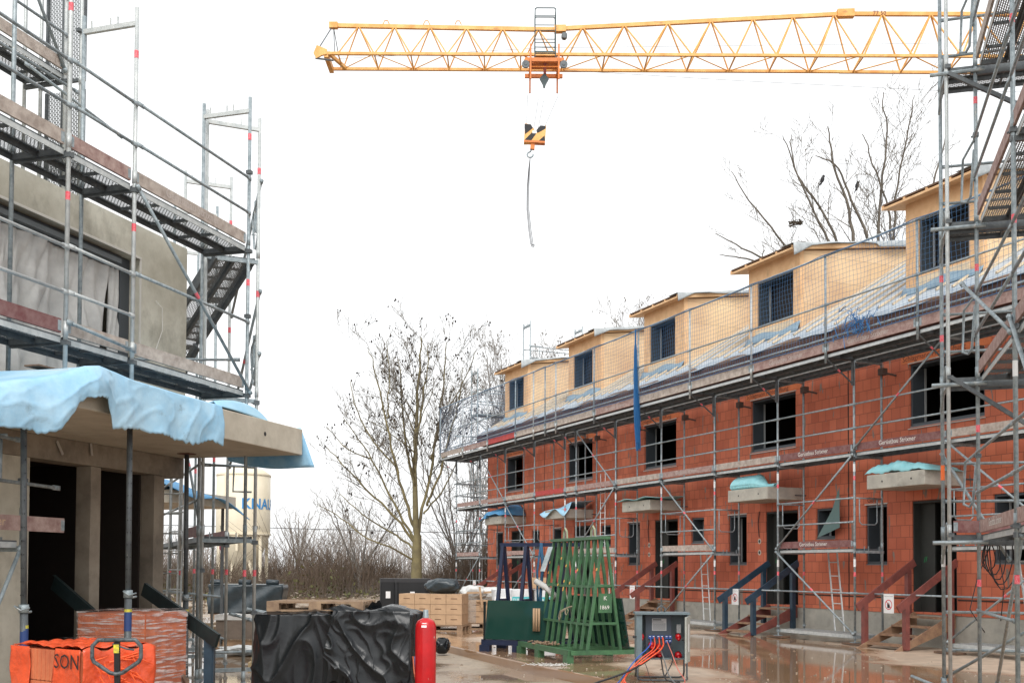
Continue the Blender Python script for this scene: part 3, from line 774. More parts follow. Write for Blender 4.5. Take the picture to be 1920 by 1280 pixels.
# gable scaffold beyond the far house, with its high towers
gs = thing('gable_scaffold', 'tall open scaffold frames around the far gable end, rising above the last dormer roof', 'scaffold', RP, RROT)
fr = [(1.03, 9.9), (3.42, 12.1), (5.9, 12.1), (8.3, 10.0)]
for o_, zt in fr:
    for s in (24.15, 24.85): upright(gs, s, -o_, .1, zt, (3.4, 7.4) if o_ < 0 else (), m=steel)
    for z in range(2, int(zt) + 1, 2): transom(gs, -o_, 24.15, 24.85, z - .06, z > 8, ax='x')
    transom(gs, -o_, 24.15, 24.85, zt - .2, True, ax='x')
for (o0, z_), (o1, z1_) in zip(fr, fr[1:]):
    zt = min(z_, z1_); z = 2
    while z < zt - 1.05:
        if z in (2, 4, 6, 8) and not (z == 6 and o0 > 0):
            deck(gs, -o1 + .03, -o0 - .03, 24.18, 24.82, z, ax='x') if False else None
            mb = MB(); mb.box(24.18, 24.82, -o1 + .03, -o0 - .03, z - .06, z); mb.build('deck', steel, gs)
        for q in (.5, 1.0):
            for sx in (24.13,): rail(gs, (sx, -o0, z + q), (sx, -o1, z + q))
            rail(gs, (24.87, -o0, z + q), (24.87, -o1, z + q))
        z += 2
brace(gs, (24.1, -1.03, 4), (24.1, -3.42, 2)); brace(gs, (24.9, -1.03, 8), (24.9, -3.42, 6)); brace(gs, (24.9, -3.42, 8), (24.9, -5.9, 10))
for z in (6.45, 4.5, 2.5): end_guard(gs, 23.8, 0, -.73, z)
for z in (6.5, 7.0, 4.5, 5.0, 2.5, 3.0): rail(gs, (24.13, 0, z), (24.13, -1.03, z))
end_guard(gs, 24.4, -3.45, -4.1, 10.6)

# ================================================================ WOODEN STAIRS
def stairs(label, s, matr, side_m, z_top=.70, run=1.25):
    """s: centre along the facade; local x along facade, y outwards"""
    r_ = thing('wooden_stairs', label, 'stairs', RW(s, WO, 0), RROT, 'wooden stairs up to the house doors')
    w = .52; n = 4
    for sx in (-w, w):
        mb = MB(); mb.prism([(run + .28, .0), (run + .02, .0), (-.02, z_top - .28), (-.02, z_top - .02), (.05, z_top)], sx - .018, sx + .018, axis=0)
        mb.build('stringer', side_m, r_)
    for i in range(n):
        t = (i + .6) / n; y = run * (1 - t) + .1; z = z_top * t
        MB().box(-w - .0 + .02, w - .02, y - .13, y + .13, z - .04, z).build('step', wood_tread, r_)
    for sx in (-w - .05, w + .05):
        mb = MB(); mb.box(sx - .05, sx + .05, run - .02, run + .08, .02, .98); mb.build('post', matr, r_)
        mb = MB(); mb.box(sx - .05, sx + .05, .1, .2, .1, 1.6); mb.build('post', matr, r_)
        mb = MB(); mb.bar((sx - .03, run + .25, .80), (sx - .03, .0, 1.72), .035, .15, 0); mb.build('handrail', matr, r_)
    return r_
stairs('wooden stairs with red handrails, nearest the scaffold tower', -1.15, board_red, wood_tread)
stairs('wooden stairs with dark blue handrails at the second house door', 3.75, board_blue, board_red)
stairs('wooden stairs with red handrails behind the open power cabinet', 9.15, board_red, wood_tread)
stairs('red handrail stairs at the far end house behind the navy glass rack', 19.9, board_red, board_red)

# ================================================================ LEFT BUILDING
lb = thing('rendered_house', 'grey rendered house on the left with a plastic-covered window and a deep dark porch', 'house', LP, LROT)
mb = MB()
wall_holes(mb, -20., 2.56, 3.07, 6.04, 1.03, 1.33, [(-6., 1.51, 3.6, 5.61)])  # wall carried on unseen past the camera, added length blocks sky light
mb.box(2.30, 2.559, 1.331, 9., 3.07, 6.04); mb.box(-9, 2.3, 1.331, 9., 5.8, 6.03)
mb.build('upper_wall', render_m, lb)
mb = MB()
mb.box(1.49, 1.52, 1.024, 1.04, 3.6, 5.63, 0); mb.box(-6, 1.52, 1.022, 1.04, 5.60, 5.63, 0)
mb.build('corner_bead', mat('pale_corner_bead', (.62, .60, .55), .6), lb)
mb = MB(); mb.box(-6, 1.3, 1.18, 1.30, 5.42, 5.60); mb.box(-6, 1.2, 1.10, 1.18, 5.47, 5.53, 1); mb.box(1.30, 1.50, 1.2, 1.32, 3.6, 5.6)
mb.build('shutter_box', [anthracite, frame_grey], lb)
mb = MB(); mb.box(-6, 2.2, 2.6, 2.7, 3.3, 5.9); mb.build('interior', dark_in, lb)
# ground floor: pier, beam, columns, gable leg
mb = MB(); mb.box(-20, -.47, 1.031, 1.33, -.2, 2.785); mb.build('lower_wall', render_m, lb)
mb = MB(); mb.box(-20, 2.555, 1.03, 1.36, 2.79, 3.068); mb.build('porch_beam', concrete_shaded, lb, bevel=.008)
mb = MB(); mb.box(.61, .80, 1.05, 1.27, -.2, 2.788); mb.build('column', concrete_shaded, lb, bevel=.008)
mb = MB(); mb.box(1.90, 2.13, 1.05, 1.25, -.2, 2.788); mb.build('column', concrete_shaded, lb, bevel=.008)
mb = MB(); mb.box(1.9, 2.1, 1.251, 9., -.2, 3.06); mb.build('gable_wall', concrete_shaded, lb)
for n_, q in (('back_wall', (-.9, 1.86, 3.6, 3.7, -.2, 3.06)), ('side_wall', (-1.1, -.95, 1.4, 3.7, -.2, 3.06)), ('ceiling', (-6, 1.88, 1.38, 8.9, 2.95, 3.06)), ('shade_lining', (1.86, 1.895, 1.26, 3.7, -.19, 2.94)), ('interior_floor', (-.94, 1.85, 1.4, 3.6, -.14, -.06))):  # thin inner lining only covers the lighter gable face with painted shade
    MB().box(*q).build(n_, mat('shade_painted_porch_wall', (.03, .022, .018), .9, 0, .3, 2), lb)  # near-black colour stands in for the porch's deep shade
# porch slab
mb = MB(); mb.box(-2.12, 2.55, -.82, 1.028, 3.07, 3.42); sl = mb.build('porch_slab', concrete_brown, lb, bevel=.01)
mb = MB(); mb.face([(1.55 + .03 * math.cos(i * .785), -.822, 3.24 + .03 * math.sin(i * .785)) for i in range(8)]); mb.build('anchor_hole', ink, sl)
for sx, zz, an in ((-.05, 2.93, .3), (.55, 2.97, -.6)):
    mb = MB(); mb.bar((sx, 1.015, zz + .09), (sx + .09 * math.sin(an) + .06, 1.0, zz - .06), .035, .006, 0, (0, 1, 0)); mb.build('tape_strip', mat('pale_tape', (.45, .42, .38), .6), lb)
# set-back upper storey, drawn out unseen behind the camera to block sky light
mb = MB(); mb.box(-20, -.1, 2.9, 8, 5.9, 9.5); mb.build('upper_storey', mat('pale_beige_render', (.55, .51, .43), .85, 0, .2, 2), lb)
mb = MB(); mb.tube([(1.46, 1.0, 4.2), (1.75, .99, 4.35), (1.93, .98, 4.75), (1.92, .98, 5.05), (1.8, 1.0, 5.12)], .006, 5); mb.build('loose_cord', ink_white, lb, True)

# plastic sheet over the big window
mb = MB(); r3 = random.Random(11)
def sheet(u, v):
    s = -4.5 + 5.62 * u; z = 5.46 - 2.2 * v
    s -= v * max(0, (u - .86)) * 3.4   # right edge drawn back towards the bottom
    f = .045 * math.sin(s * 9 + v * 3 * math.sin(s * 2)) + .03 * math.sin(s * 23 - v * 6) + .05 * math.sin(s * 3.3 + v * 5) + .02 * math.sin(v * 19 + s * 5)
    return (s, 1.20 + 1.5 * f * (.25 + v) + .05 * (1 - abs(mn.noise(V((s * 4 + v * 2.5, v * .8, 2))))) ** 5, z)
mb.grid(sheet, 260, 60)
pl = mb.build('plastic_sheet', mat('translucent_grey_film', (.66, .65, .62), .35, 0, .3, 2.5, (.48, .475, .46), .5, 8), None, True, solid=.003)
pl.location = LP; pl.rotation_euler = (0, 0, LROT); tag(pl, 'large creased grey plastic sheet hung over the upper window of the rendered house', 'plastic sheet')
mb = MB()
mb.grid(lambda u, v: (1.10 + .20 * u + .03 * math.sin(v * 9), 1.22 + .03 * math.sin(u * 14 + v * 7), 5.45 - 2.2 * v), 10, 24)
mb.build('loose_strip', MATS['translucent_grey_film'], pl, True, solid=.003)

# blue foam draped over the porch slab
def foam_front(u, v):
    """u along the slab, v from the back over the top and down the front"""
    s = -3.25 + 3.74 * u
    # hang profile of the lower edge
    def lerp(tab, s):
        for (a, b), (c, d) in zip(tab, tab[1:]):
            if a <= s <= c: return b + (d - b) * (s - a) / (c - a)
        return tab[0][1] if s < tab[0][0] else tab[-1][1]
    bot = lerp([(-3.3, 2.74), (-2.62, 2.74), (-2.44, 2.80), (-2.34, 2.90), (-2.27, 2.98), (-2.2, 3.07), (-2.1, 3.14), (-1.8, 3.19), (-1.70, 3.16), (-1.63, 3.04), (-1.58, 2.92), (-1.25, 2.95), (-.7, 2.97), (-.45, 2.93), (0, 2.94), (.3, 3.0), (.47, 2.98), (.6, 3.0)], s)
    top = lerp([(-3.3, 3.05), (-3.0, 3.14), (-2.6, 3.24), (-2.3, 3.34), (-2.05, 3.45), (-1.8, 3.50), (-1.5, 3.49), (-1.2, 3.47), (-.4, 3.45), (.5, 3.44)], s)
    bulge = lerp([(-3.3, .10), (-2.5, .14), (-2.0, .20), (-1.7, .12), (-1.2, .04), (.5, .04)], s) + .022 * mn.noise(V((s * 1.4, v * 2, 0))) + .010 * (1 - abs(mn.noise(V((s * 3.1 + v * 2, v * 4, 5))))) ** 6
    if v < .45:
        y = .6 - (1.42 + bulge * .6) * v / .45; z = top + .02 * math.sin(s * 5 + v * 6) * (1 - v)
    else:
        q = (v - .45) / .55
        y = -.82 - bulge * .6 - bulge * .7 * math.sin(q * 2.2) + .018 * math.sin(s * 11) * q
        z = top + (bot - top) * q ** 1.15
        z += (.030 * mn.noise(V((s * 3, 0, 0))) + .030 * mn.noise(V((s * 17, 3, 0)))) * q ** 4
    return (s, y, z)
mb = MB(); mb.grid(foam_front, 260, 44)
fsk = mat('pale_blue_foam_skin', (.25, .50, .71), .5, 0, .35, 1.6, (.42, .64, .79), .5, 7)
def add_dirt(m, col, lo, hi, sc):
    nt = m.node_tree; N = nt.nodes; b = N['Principled BSDF']; lk = b.inputs['Base Color'].links[0].from_socket
    tc = N.new('ShaderNodeTexCoord'); mp = N.new('ShaderNodeMapping'); mp.inputs['Scale'].default_value = sc; nt.links.new(tc.outputs['Object'], mp.inputs[0])
    n = N.new('ShaderNodeTexNoise'); n.inputs['Scale'].default_value = 1; n.inputs['Detail'].default_value = 8; n.inputs['Roughness'].default_value = .7; nt.links.new(mp.outputs[0], n.inputs['Vector'])
    r = N.new('ShaderNodeValToRGB'); r.color_ramp.elements[0].position = lo; r.color_ramp.elements[1].position = hi; nt.links.new(n.outputs['Fac'], r.inputs['Fac'])
    mx = N.new('ShaderNodeMixRGB'); mx.inputs['Color2'].default_value = (*col, 1); nt.links.new(r.outputs['Color'], mx.inputs['Fac']); nt.links.new(lk, mx.inputs['Color1']); nt.links.new(mx.outputs[0], b.inputs['Base Color'])
add_dirt(fsk, (.16, .22, .24), .60, .78, (3, 3, 4)); add_dirt(steel, (.46, .45, .42), .60, .68, (14, 14, 9)); add_dirt(steel_dark, (.3, .3, .28), .64, .7, (15, 15, 10))
add_dirt(render_m, (.24, .225, .18), .52, .74, (1.1, 1.1, .8)); add_dirt(concrete_shaded, (.12, .10, .08), .5, .72, (1.5, 1.5, 1.2)); add_dirt(concrete, (.22, .21, .18), .56, .74, (2, 2, 3)); add_dirt(larch, (.45, .28, .14), .56, .75, (3, 3, 1.5))
add_dirt(red_paint, (.5, .30, .27), .64, .67, (11, 11, 6)); add_dirt(crane_yellow, (.32, .15, .06), .60, .72, (1.6, 6, 6))
fm = mb.build('foam_drape', fsk, None, True, solid=.007)
fm.location = LP; fm.rotation_euler = (0, 0, LROT)
tag(fm, 'large torn pale blue foam sheet draped over the front of the porch slab', 'foam sheet')
mb = MB()   # hand-high fringe curling under at the left: inner, saturated side
mb.grid(lambda u, v: (-2.60 + .5 * u, -.95 + .10 * math.sin(u * 3) + .5 * v, 2.86 + .40 * u + .32 * v * (1 - u) + .06 * math.sin(u * 9)), 14, 8)
mb.build('curled_underside', foam_deep, fm, True, solid=.01)
mb = MB(); mb.box(-1.9, -1.35, -.3, -.12, 3.515, 3.53); mb.build('board', wood_dark, None); 
o = bpy.data.objects['board']; o.location = LP; o.rotation_euler = (0, 0, LROT); o.name = 'timber_board'; tag(o, 'short brown board lying on top of the pale blue porch foam', 'board')
mb = MB()
def ff(u, v):
    if v < .55: return (.55 + 2.1 * u, .75 - 1.45 * v / .55 * (1 - .25 * u * u) , 3.445 + (.20 * math.sin(min(1, u * 1.08 + .08) * 3.14) ** .7 * (1 - v * .5) + .02 * math.sin(u * 9 + v * 8)))
    q_ = (v - .55) / .45; return (.55 + 2.1 * u, -.70 + .36 * u * u - .06 * q_, 3.445 + (.145 * math.sin(min(1, u * 1.08 + .08) * 3.14) ** .7) * (1 - q_) + .012)
mb.grid(ff, 40, 16)
fb = mb.build('foam_sheet', foam_blue, None, True, solid=.012); fb.location = LP; fb.rotation_euler = (0, 0, LROT)
tag(fb, 'flat blue foam sheet lying on the free end of the porch slab', 'foam sheet')
mb = MB()   # hanging from the far end of the slab
def fh(u, v):
    o_ = .42 - 1.22 * u
    return (2.60 + .07 * math.sin(u * 5) + .10 * v, o_ - .22 * v * u + .06 * v, 3.44 - (.34 + .18 * (u > .02) + .05 * math.sin(u * 4)) * v * (.75 + .35 * u))
mb.grid(fh, 24, 12)
fb = mb.build('foam_flap', mat('sky_blue_foam', (.16, .42, .70), .6, 0, .3, 3, (.34, .60, .80)), None, True, solid=.012); fb.location = LP; fb.rotation_euler = (0, 0, LROT)
tag(fb, 'sky blue foam flap hanging off the far end of the porch slab', 'foam sheet')

# steel props under the slab
def prop(label, s, o_, z0, z1, lean=0., zc=1.05):
    r_ = thing('steel_prop', label, 'prop', LW(s, o_, z0), LROT, 'steel props under the porch slab')
    h = z1 - z0; mb = MB(); mb.tube([(lean, 0, 0), (lean * .5, 0, zc)], .038, 12); mb.tube([(lean * .5, 0, zc), (0, 0, h)], .030, 12)
    for i in range(13):
        z = zc + .12 + i * .13
        if z < h - .08: mb.tube([(-.031 + lean * .3, -.006, z), (-.0318 + lean * .3, -.006, z)], .008, 6, 1); mb.tube([(0, -.0306, z), (0, -.0312, z)], .007, 6, 1)
    mb.build('tube', [steel_dark, ink], r_, True)
    MB().box(-.09, .09, -.09, .09, h - .012, h - .002).build('head_plate', mat('rusty_plate', (.14, .06, .04), .8), r_)
    MB().box(-.07 + lean, .07 + lean, -.07, .07, 0, .008).build('foot_plate', steel_dark, r_)
    mb = MB(); mb.tube([(lean * .5, 0, zc - .05), (lean * .5, 0, zc + .03)], .047, 12)
    mb.tube([(-.05 + lean * .5, 0, zc), (-.12, -.04, zc + .02), (-.10, -.09, zc - .02), (0, -.11, zc)], .009, 5); mb.tube([(.04, 0, zc - .05), (.13, -.02, zc - .04)], .012, 5)
    mb.build('collar', steel, r_, True)
    mb = MB(); mb.tube([(lean * .6, 0, zc - .40), (lean * .6, 0, zc - .20)], .0392, 12, 0, False); mb.tube([(lean * .6, 0, zc - .20), (lean * .6, 0, zc - .17)], .0394, 12, 1, False)
    mb.build('sticker', [mat('blue_sticker', (.02, .05, .17), .5), yellow_tape], r_, True)
prop('perforated steel prop standing between the two brick packs, under the porch slab', -.88, -.6, -.15, 3.07, .03, 1.42)
prop('dark steel prop at the free end of the porch slab, beside the ladder posts', 1.97, .60, -.15, 3.07, .04, 1.30)
prop('leaning steel prop in front of the rendered pier at the left edge', -2.10, -.3, -.15, 3.07, .10, 1.30)

# ================================================================ LEFT FACADE SCAFFOLD
ls = thing('facade_scaffold', 'galvanised scaffold standing in front of the grey rendered house on the left', 'scaffold', LP, LROT)
LX = [-3.75, -1.17, -.05, 2.47]
for s in LX:
    zt = 8.05 if s > -1 else 10.0
    zb = 3.45 if s < 2 else -.1
    upright(ls, s, 0, zb, zt, (5.42, 7.45) if s != 2.47 else (5.42, 7.45, 1.42), m=steel_light if s < 2 else steel)
    upright(ls, s, .73, zb, zt, (), m=steel)
    for z in (4.0, 6.0): transom(ls, s, .03, .70, z - .09, False, m=steel_dark)
    transom(ls, s, 0, .73, 7.86, True, m=steel_light)
    if s < -1: transom(ls, s, .03, .70, 9.8, True, m=steel_light)
upright(ls, -1.75, 0, 1.72, 3.0, ()); upright(ls, -4.3, 0, -.1, 3.0, ())
mb = MB(); mb.tube([(-1.75, -.001, 2.60), (-1.75, -.001, 2.72)], .0262, 8, 0, False); mb.build('sticker', yellow_tape, ls)
jack(ls, 2.47, 0, -.15, 0); jack(ls, 2.47, .73, -.15, 0)
boards = {0: ('r', None), 1: ('g', None), 2: ('g', None)}
for i in range(3):
    a, b = LX[i], LX[i + 1]
    for z in (3.97, 5.97):
        deck(ls, a + .03, b - .03, .03, .70, z, edge=0)
        k = {(0, 3.97): 'r', (1, 3.97): 'g', (2, 3.97): 'g', (0, 5.97): 'g', (1, 5.97): 'p', (2, 5.97): 'g'}[(i, z)]
        toe(ls, a + .05, b - .05, .03, z + .03, k, ST if (i == 2 and z > 5) else None, -1, size=.15, tm=ink_worn)
    rail(ls, (a, -.03, 4.93), (b, -.03, 4.91), m=steel_light if i < 2 else steel)
    if i < 2: rail(ls, (a, -.03, 4.44), (b, -.03, 4.43), m=steel_light)
    rail(ls, (a, -.03, 6.92), (b, -.03, 6.90)); rail(ls, (a, -.03, 6.44), (b, -.03, 6.42))
rail(ls, (.35, .70, 4.05), (2.45, .1, 4.40))
rail(ls, (-.05, -.04, 4.03), (-1.2, -.04, 4.12))
brace(ls, (-.05, -.05, 5.93), (2.47, -.05, 3.95))
# low landing at the picture's left edge
deck(ls, -4.3, -1.78, .03, .68, 1.80, edge=0)
toe(ls, -3.75, -1.18, -.02, 1.90, 'p', 'Gerüstbau Strixner', -1, size=.125, tm=mat('ochre_lettering', (.60, .42, .27), .8))
rail(ls, (-4.3, -.03, 2.43), (-1.25, -.03, 2.36)); transom(ls, -1.75, 0, .7, 1.72); rail(ls, (-4.3, .0, 2.86), (-1.75, 0, 2.80))
brace(ls, (-1.80, -.03, 1.72), (-2.6, -.03, .2)); end_guard(ls, -2.0, -.02, .35, 2.33, .5)
transom(ls, -1.75, -.4, 0, 2.93, False)
couplers(ls, [(s, -.01, z) for s in LX for z in (3.9, 5.9)] + [(2.47, 0, 7.0), (2.47, 0, 5.0), (-1.75, 0, 2.4)], .035)

# scaffold round the set-back storey
us = thing('upper_scaffold', 'upper scaffold round the set-back storey, with two upright perforated steel planks', 'scaffold', LP, LROT)
for s, y in ((1.05, 1.9), (1.05, 2.55), (-1.55, 1.9), (-1.55, 2.55), (1.35, 1.9), (1.35, 2.55)): upright(us, s, y, 6.06, 11.0, (), m=steel_light)
deck(us, -4, 1.03, 1.92, 2.53, 8.0, edge=0); toe(us, -4, .98, 1.90, 8.03, 'g', None, -1)
transom(us, 1.05, 1.9, 2.55, 7.9, False, m=steel_dark); transom(us, -1.55, 1.9, 2.55, 7.9, False, m=steel_dark)
for z in (8.5, 9.0): rail(us, (-3, 1.87, z), (1.05, 1.87, z))
rail(us, (-3, 1.84, 7.85), (1.25, 1.84, 7.82)); rail(us, (.2, 1.8, 7.75), (2.1, 1.8, 7.55))
brace(us, (-.2, 1.86, 9.6), (1.0, 1.86, 8.02), False)
mb = MB()
for j in range(2):
    for (za, zb) in ((6.1, 8.0), (8.15, 10.6)):
        y0 = 1.95 + j * .33; x = 1.5
        q = [(x, y0 + .03, za), (x, y0 + .27, za), (x, y0 + .27, zb), (x, y0 + .03, zb)]
        mb.face(q, 1, [(p[2], p[1]) for p in q])
        mb.box(x - .03, x + .02, y0, y0 + .03, za, zb, 0); mb.box(x - .03, x + .02, y0 + .27, y0 + .30, za, zb, 0)
        mb.box(x - .02, x + .02, y0, y0 + .3, za - .04, za, 0)
mb.build('upright_plank', [steel_dark, perf], us)
couplers(us, [(1.05, 1.88, 7.9), (1.35, 1.88, 6.9), (1.3, 1.9, 8.7)], .03)

# stair scaffold behind the rendered house
BP = (-3.67, 15.52, 0)
bs = thing('stair_scaffold', 'scaffold bays with a steel stair flight behind the corner of the rendered house', 'scaffold', BP, RROT)
BX = [0, 2.6, 4.2, 6.8]
for i, s in enumerate(BX):
    upright(bs, s, 0, -.05, 8.02, (1.42, 5.42, 7.2) if i < 2 else (1.42, 3.42, 7.2), m=steel_light if i < 2 else steel)
    upright(bs, s, .73, -.05, 8.02, (1.42,) if i else (), m=steel_light if i < 2 else steel)
    jack(bs, s, 0, -.13, .0); jack(bs, s, .73, -.13, .0)
    for z in (2, 4, 6): transom(bs, s, 0, .73, z - .08, z == 2)
    transom(bs, s, 0, .73, 7.85, True, m=steel_light)
    transom(bs, s, 0, .73, .1, False)
for i in range(3):
    a, b = BX[i], BX[i + 1]
    deck(bs, a + .03, b - .03, .03, .70, 1.98)
    if i: deck(bs, a + .03, b - .03, .03, .70, 3.98)
    deck(bs, a + .03, b - .03, .03, .70, 5.98) if i != 1 else None
    for z in (2.5, 3.0): rail(bs, (a, .76, z), (b, .76, z))
    if i: toe(bs, a + .05, b - .05, .0, 2.0, 'r')
    if i: rail(bs, (a, .76, .6), (b, .76, .6)); rail(bs, (a, -.02, .35), (b, -.02, .35))
toe(bs, .1, 2.5, .70, 2.0, 'r')
brace(bs, (0, -.03, 5.5), (2.6, -.03, 3.9)); brace(bs, (0, -.03, 4.6), (2.6, -.03, 3.2)); brace(bs, (2.6, .76, 4), (0, .76, 2.1), True); brace(bs, (0, -.03, 7.1), (2.6, -.03, 5.7), False)
rail(bs, (0, 0, 2.98), (0, .73, 2.98), m=steel); rail(bs, (0, -.02, .78), (0, .35, .9)); rail(bs, (0, 0, .35), (0, .73, .35))
for z in (6.45, 4.45): end_guard(bs, .45, -.02, -.05, z)
mb = MB()
for z in (6.35, 4.35): mb.tube([(.05, 0, z + .55), (.55, -.02, z + .45), (.6, -.02, z + .35), (.45, -.02, z - .1), (.3, -.02, z - .15), (.05, 0, z + .0)], .016, 6)
mb.build('swing_gate', steel, bs, True)
def flight(root, p, q, w, side):
    """stair flight with perforated underside"""
    p = V(p); q = V(q); d = q - p; sd = V(side).normalized() * (w / 2); mb = MB()
    up = V((0, 0, 1)); mb.bar(p - sd, q - sd, .035, .16); mb.bar(p + sd, q + sd, .035, .16); mb.bar(p, q, .04, .10)
    for a, b in ((-.47, -.03), (.03, .47)):
        c = [p + sd * (a * 2), q + sd * (a * 2), q + sd * (b * 2), p + sd * (b * 2)]; L = d.length
        mb.face(c, 1, [(0, 0), (L, 0), (L, w * (b - a)), (0, w * (b - a))])
    return mb.build('stair_flight', [steel_dark, perf], root)
du = V((-.8, .6, 0)); ca, sa = math.cos(-RROT), math.sin(-RROT)
def toL(v): return V((v.x * ca - v.y * sa, v.x * sa + v.y * ca, v.z))
dl = toL(du); sl_ = toL(V((.6, .8, 0)))
a0 = V((.1, .35, 5.95)) ; flight(bs, a0, a0 + dl * 1.15 + V((0, 0, -1.0)), .62, sl_); b0 = a0 + dl * 1.2 + V((0, 0, -1.05)); flight(bs, b0, b0 + dl * .5 + V((0, 0, -.55)), .62, sl_)
mb = MB()
c0 = b0 + dl * .5 + V((0, 0, -.6))
for i in range(9): 
    c = c0 + dl * (.11 * i) + V((0, 0, -.12 * i)); mb.bar(c - sl_ * .3, c + sl_ * .3, .13, .03)
mb.bar(c0 - sl_ * .32, c0 + dl * 1.1 + V((0, 0, -1.2)) - sl_ * .32, .03, .12); mb.bar(c0 + sl_ * .32, c0 + dl * 1.1 + V((0, 0, -1.2)) + sl_ * .32, .03, .12)
mb.build('stair_flight', steel_dark, bs)
ladder(bs, (1.7, .95, .0), (2.2, .80, 3.6), .38, (.9, .45, 0)); ladder(bs, (.9, 1.15, .0), (1.0, 1.10, 3.2), .36, (.2, 1, 0))
mb = MB(); mb.tube([(.03, -.35, .86), (.03, .10, .95)], .03, 8); mb.tube([(2.6, .1, 1.06), (2.2, 1.3, 1.2)], .022, 8); mb.tube([(.02, .3, 2.98), (.02, .31, 2.62), (.02, .05, 2.62)], .014, 6)
mb.build('loose_tube', steel, bs)
couplers(bs, [(0, 0, z) for z in (3.9, 1.9, .9)] + [(0, .73, 1.5), (2.6, 0, 1.9)], .04)

# canopies and foam of the next porch behind it
nb = thing('porch_canopy', 'further concrete porch canopy glimpsed between the scaffold posts beside the silo', 'canopy', (-7.35, 23.6, 0), LROT)
MB().box(-1.3, 1.2, -.8, 1.3, 2.86, 3.12).build('slab', concrete_brown, nb); MB().box(-1.2, -1.05, .9, 1.1, -.15, 2.86).build('column', concrete_brown, nb); MB().box(1.0, 1.05, -.6, -.55, -.15, 2.86).build('column', steel_dark, nb)
mb = MB(); mb.grid(lambda u, v: (-1.5 + 2.9 * u, -1.05 + 2.4 * v, 3.17 + .22 * math.sin(u * 4 + 1) * (1 - v) - (.5 * max(0, .2 - v) * 4 * (.6 + .4 * math.sin(u * 7)))), 30, 14)
o = mb.build('foam_sheet', foam_deep, None, True, solid=.012); o.location = (-7.35, 23.6, 0); o.rotation_euler = (0, 0, LROT); tag(o, 'rumpled deep blue foam sheet on the further canopy in front of the silo', 'foam sheet')

# ================================================================ SCAFFOLD TOWER (right edge)
TP = (5.89, 13.72, 0); TROT = math.pi / 2 - BT
ts = thing('scaffold_tower', 'tall near scaffold at the right edge with maroon and pinkish toe boards seen from below', 'scaffold', TP, TROT)
tz = [0, 2, 4, 6, 8, 10]
for (x, y, tp, mm, bl) in ((.67, .36, (1.0 + 2.0 * 2 + .4, 4.6), steel, (1.6,)), (-.05, .35, (), steel_light, ()), (0, 0, (1.35, 3.3, 5.35, 7.5), steel, ()), (-2.97, 0, (1.42, 5.05, 7.1), steel, (3.5,)), (-5.9, 0, (), steel, ()),
                          (.67, -2.2, (), steel, ()), (-.05, -.76, (), steel, ()), (-2.97, -.73, (1.42,), steel, ()), (-5.9, -.73, (), steel, ())):
    upright(ts, x, y, -.02, 11.5, tp, m=mm, whites=bl); jack(ts, x, y, -.1, .1, False)
mb = MB(); mb.tube([(.67, .36, 2.75), (.67, .36, 2.95)], .0262, 8, 0, False); mb.build('orange_band', mat('orange_tape', (.85, .16, .03), .5), ts)
for z in tz[1:]:
    # deck along the end face (towards -y)
    deck(ts, -2.18, .34, -.0, .64, z, 2, ax='y')
    mb = MB(); mb.tube([(-.08, .55, z - .10), (-.08, -.10, z - .09)], .026, 8); mb.build('clamped_tube', steel, ts)
    mb = MB(); mb.bar((.67, .36, z - .1), (-.05, .35, z - .1), .05, .05); mb.tube([(.60, .38, z - .35), (.0, .37, z + .15)], .02, 6); mb.build('transom', steel, ts)
    for q in (.5, 1.0):
        rail(ts, (.70, .36, z + q - .03), (.70, -2.2, z + q - .03), m=steel)
        if z < 10: 
            rail(ts, (0, .03, z + q + .03), (-2.97, .03, z + q + .03)); rail(ts, (-2.97, .03, z + q + .03), (-5.9, .03, z + q + .03))
    for a, b in ((-2.94, -.12), (-5.87, -3.0)):
        deck(ts, a, b, -.70, -.03, z, 2, edge=3)
        k = {2: 'p', 4: 'p', 6: 'p', 8: 'g', 10: 'p'}[z]
        toe(ts, a, b, -.01, z + .03, k, ST if z == 2 else None, 1, size=.13, tm=ink_white)
    transom(ts, -2.97, .03, -.76, z - .09, m=steel_dark); transom(ts, 0, .0, -.73, z - .10, False, m=steel_dark)
    if z < 9:
        mb = MB(); zz = z + .42
        mb.tube([(.0, .02, zz + .62), (.50, .10, zz + .55), (.52, .12, zz), (.44, .06, zz - .04), (.40, .02, zz + .02), (.02, .02, zz + .5)], .017, 6)
        mb.build('end_guard', steel, ts, True)
for q in (.5, 1.0): rail(ts, (.70, .36, q), (.70, -2.2, q), m=steel); rail(ts, (0, .03, q + .05), (-2.97, .03, q + .05)) if q > .6 else None
toe(ts, -2.1, .30, -.03, 2.03, 'r', None, 1, ax='y'); 
mb = MB(); mb.face([(.0, 0, 0)] * 3); 
for (za, zb) in ((7.9, 6.35), (4.0, 2.2)):
    mb = MB(); mb.bar((-.09, .33, za), (-.09, -2.2, zb), .05, .05); mb.build('diagonal_brace', steel_dark, ts)
brace(ts, (.72, .36, .12), (-.9, -1.2, 1.35), False); brace(ts, (.72, .36, 3.1), (.72, -.45, 1.7), False)
brace(ts, (-.02, -.2, .15), (-2.97, -.05, 1.9), False)
brace(ts, (.05, -.6, .3), (.05, -1.4, 1.95), False); brace(ts, (-2.97, .04, 3.95), (-1.2, .30, 4.9), False)
brace(ts, (-2.97, .05, 4.1), (-5.9, .05, 2.0), False)
mb = MB(); mb.tube([(.9, .75, .12), (-.3, .2, -.02)], .022, 7); mb.build('loose_tube', steel, ts)
M = axes((-.0, -.25, 1.93), (0, -1, 0), (0, 0, 1)); mb = MB(); text_mb('ALFIX', .08, M, mb); mb.v = [(x - .06, y, z) for x, y, z in mb.v]; mb.build('lettering', ink, ts)
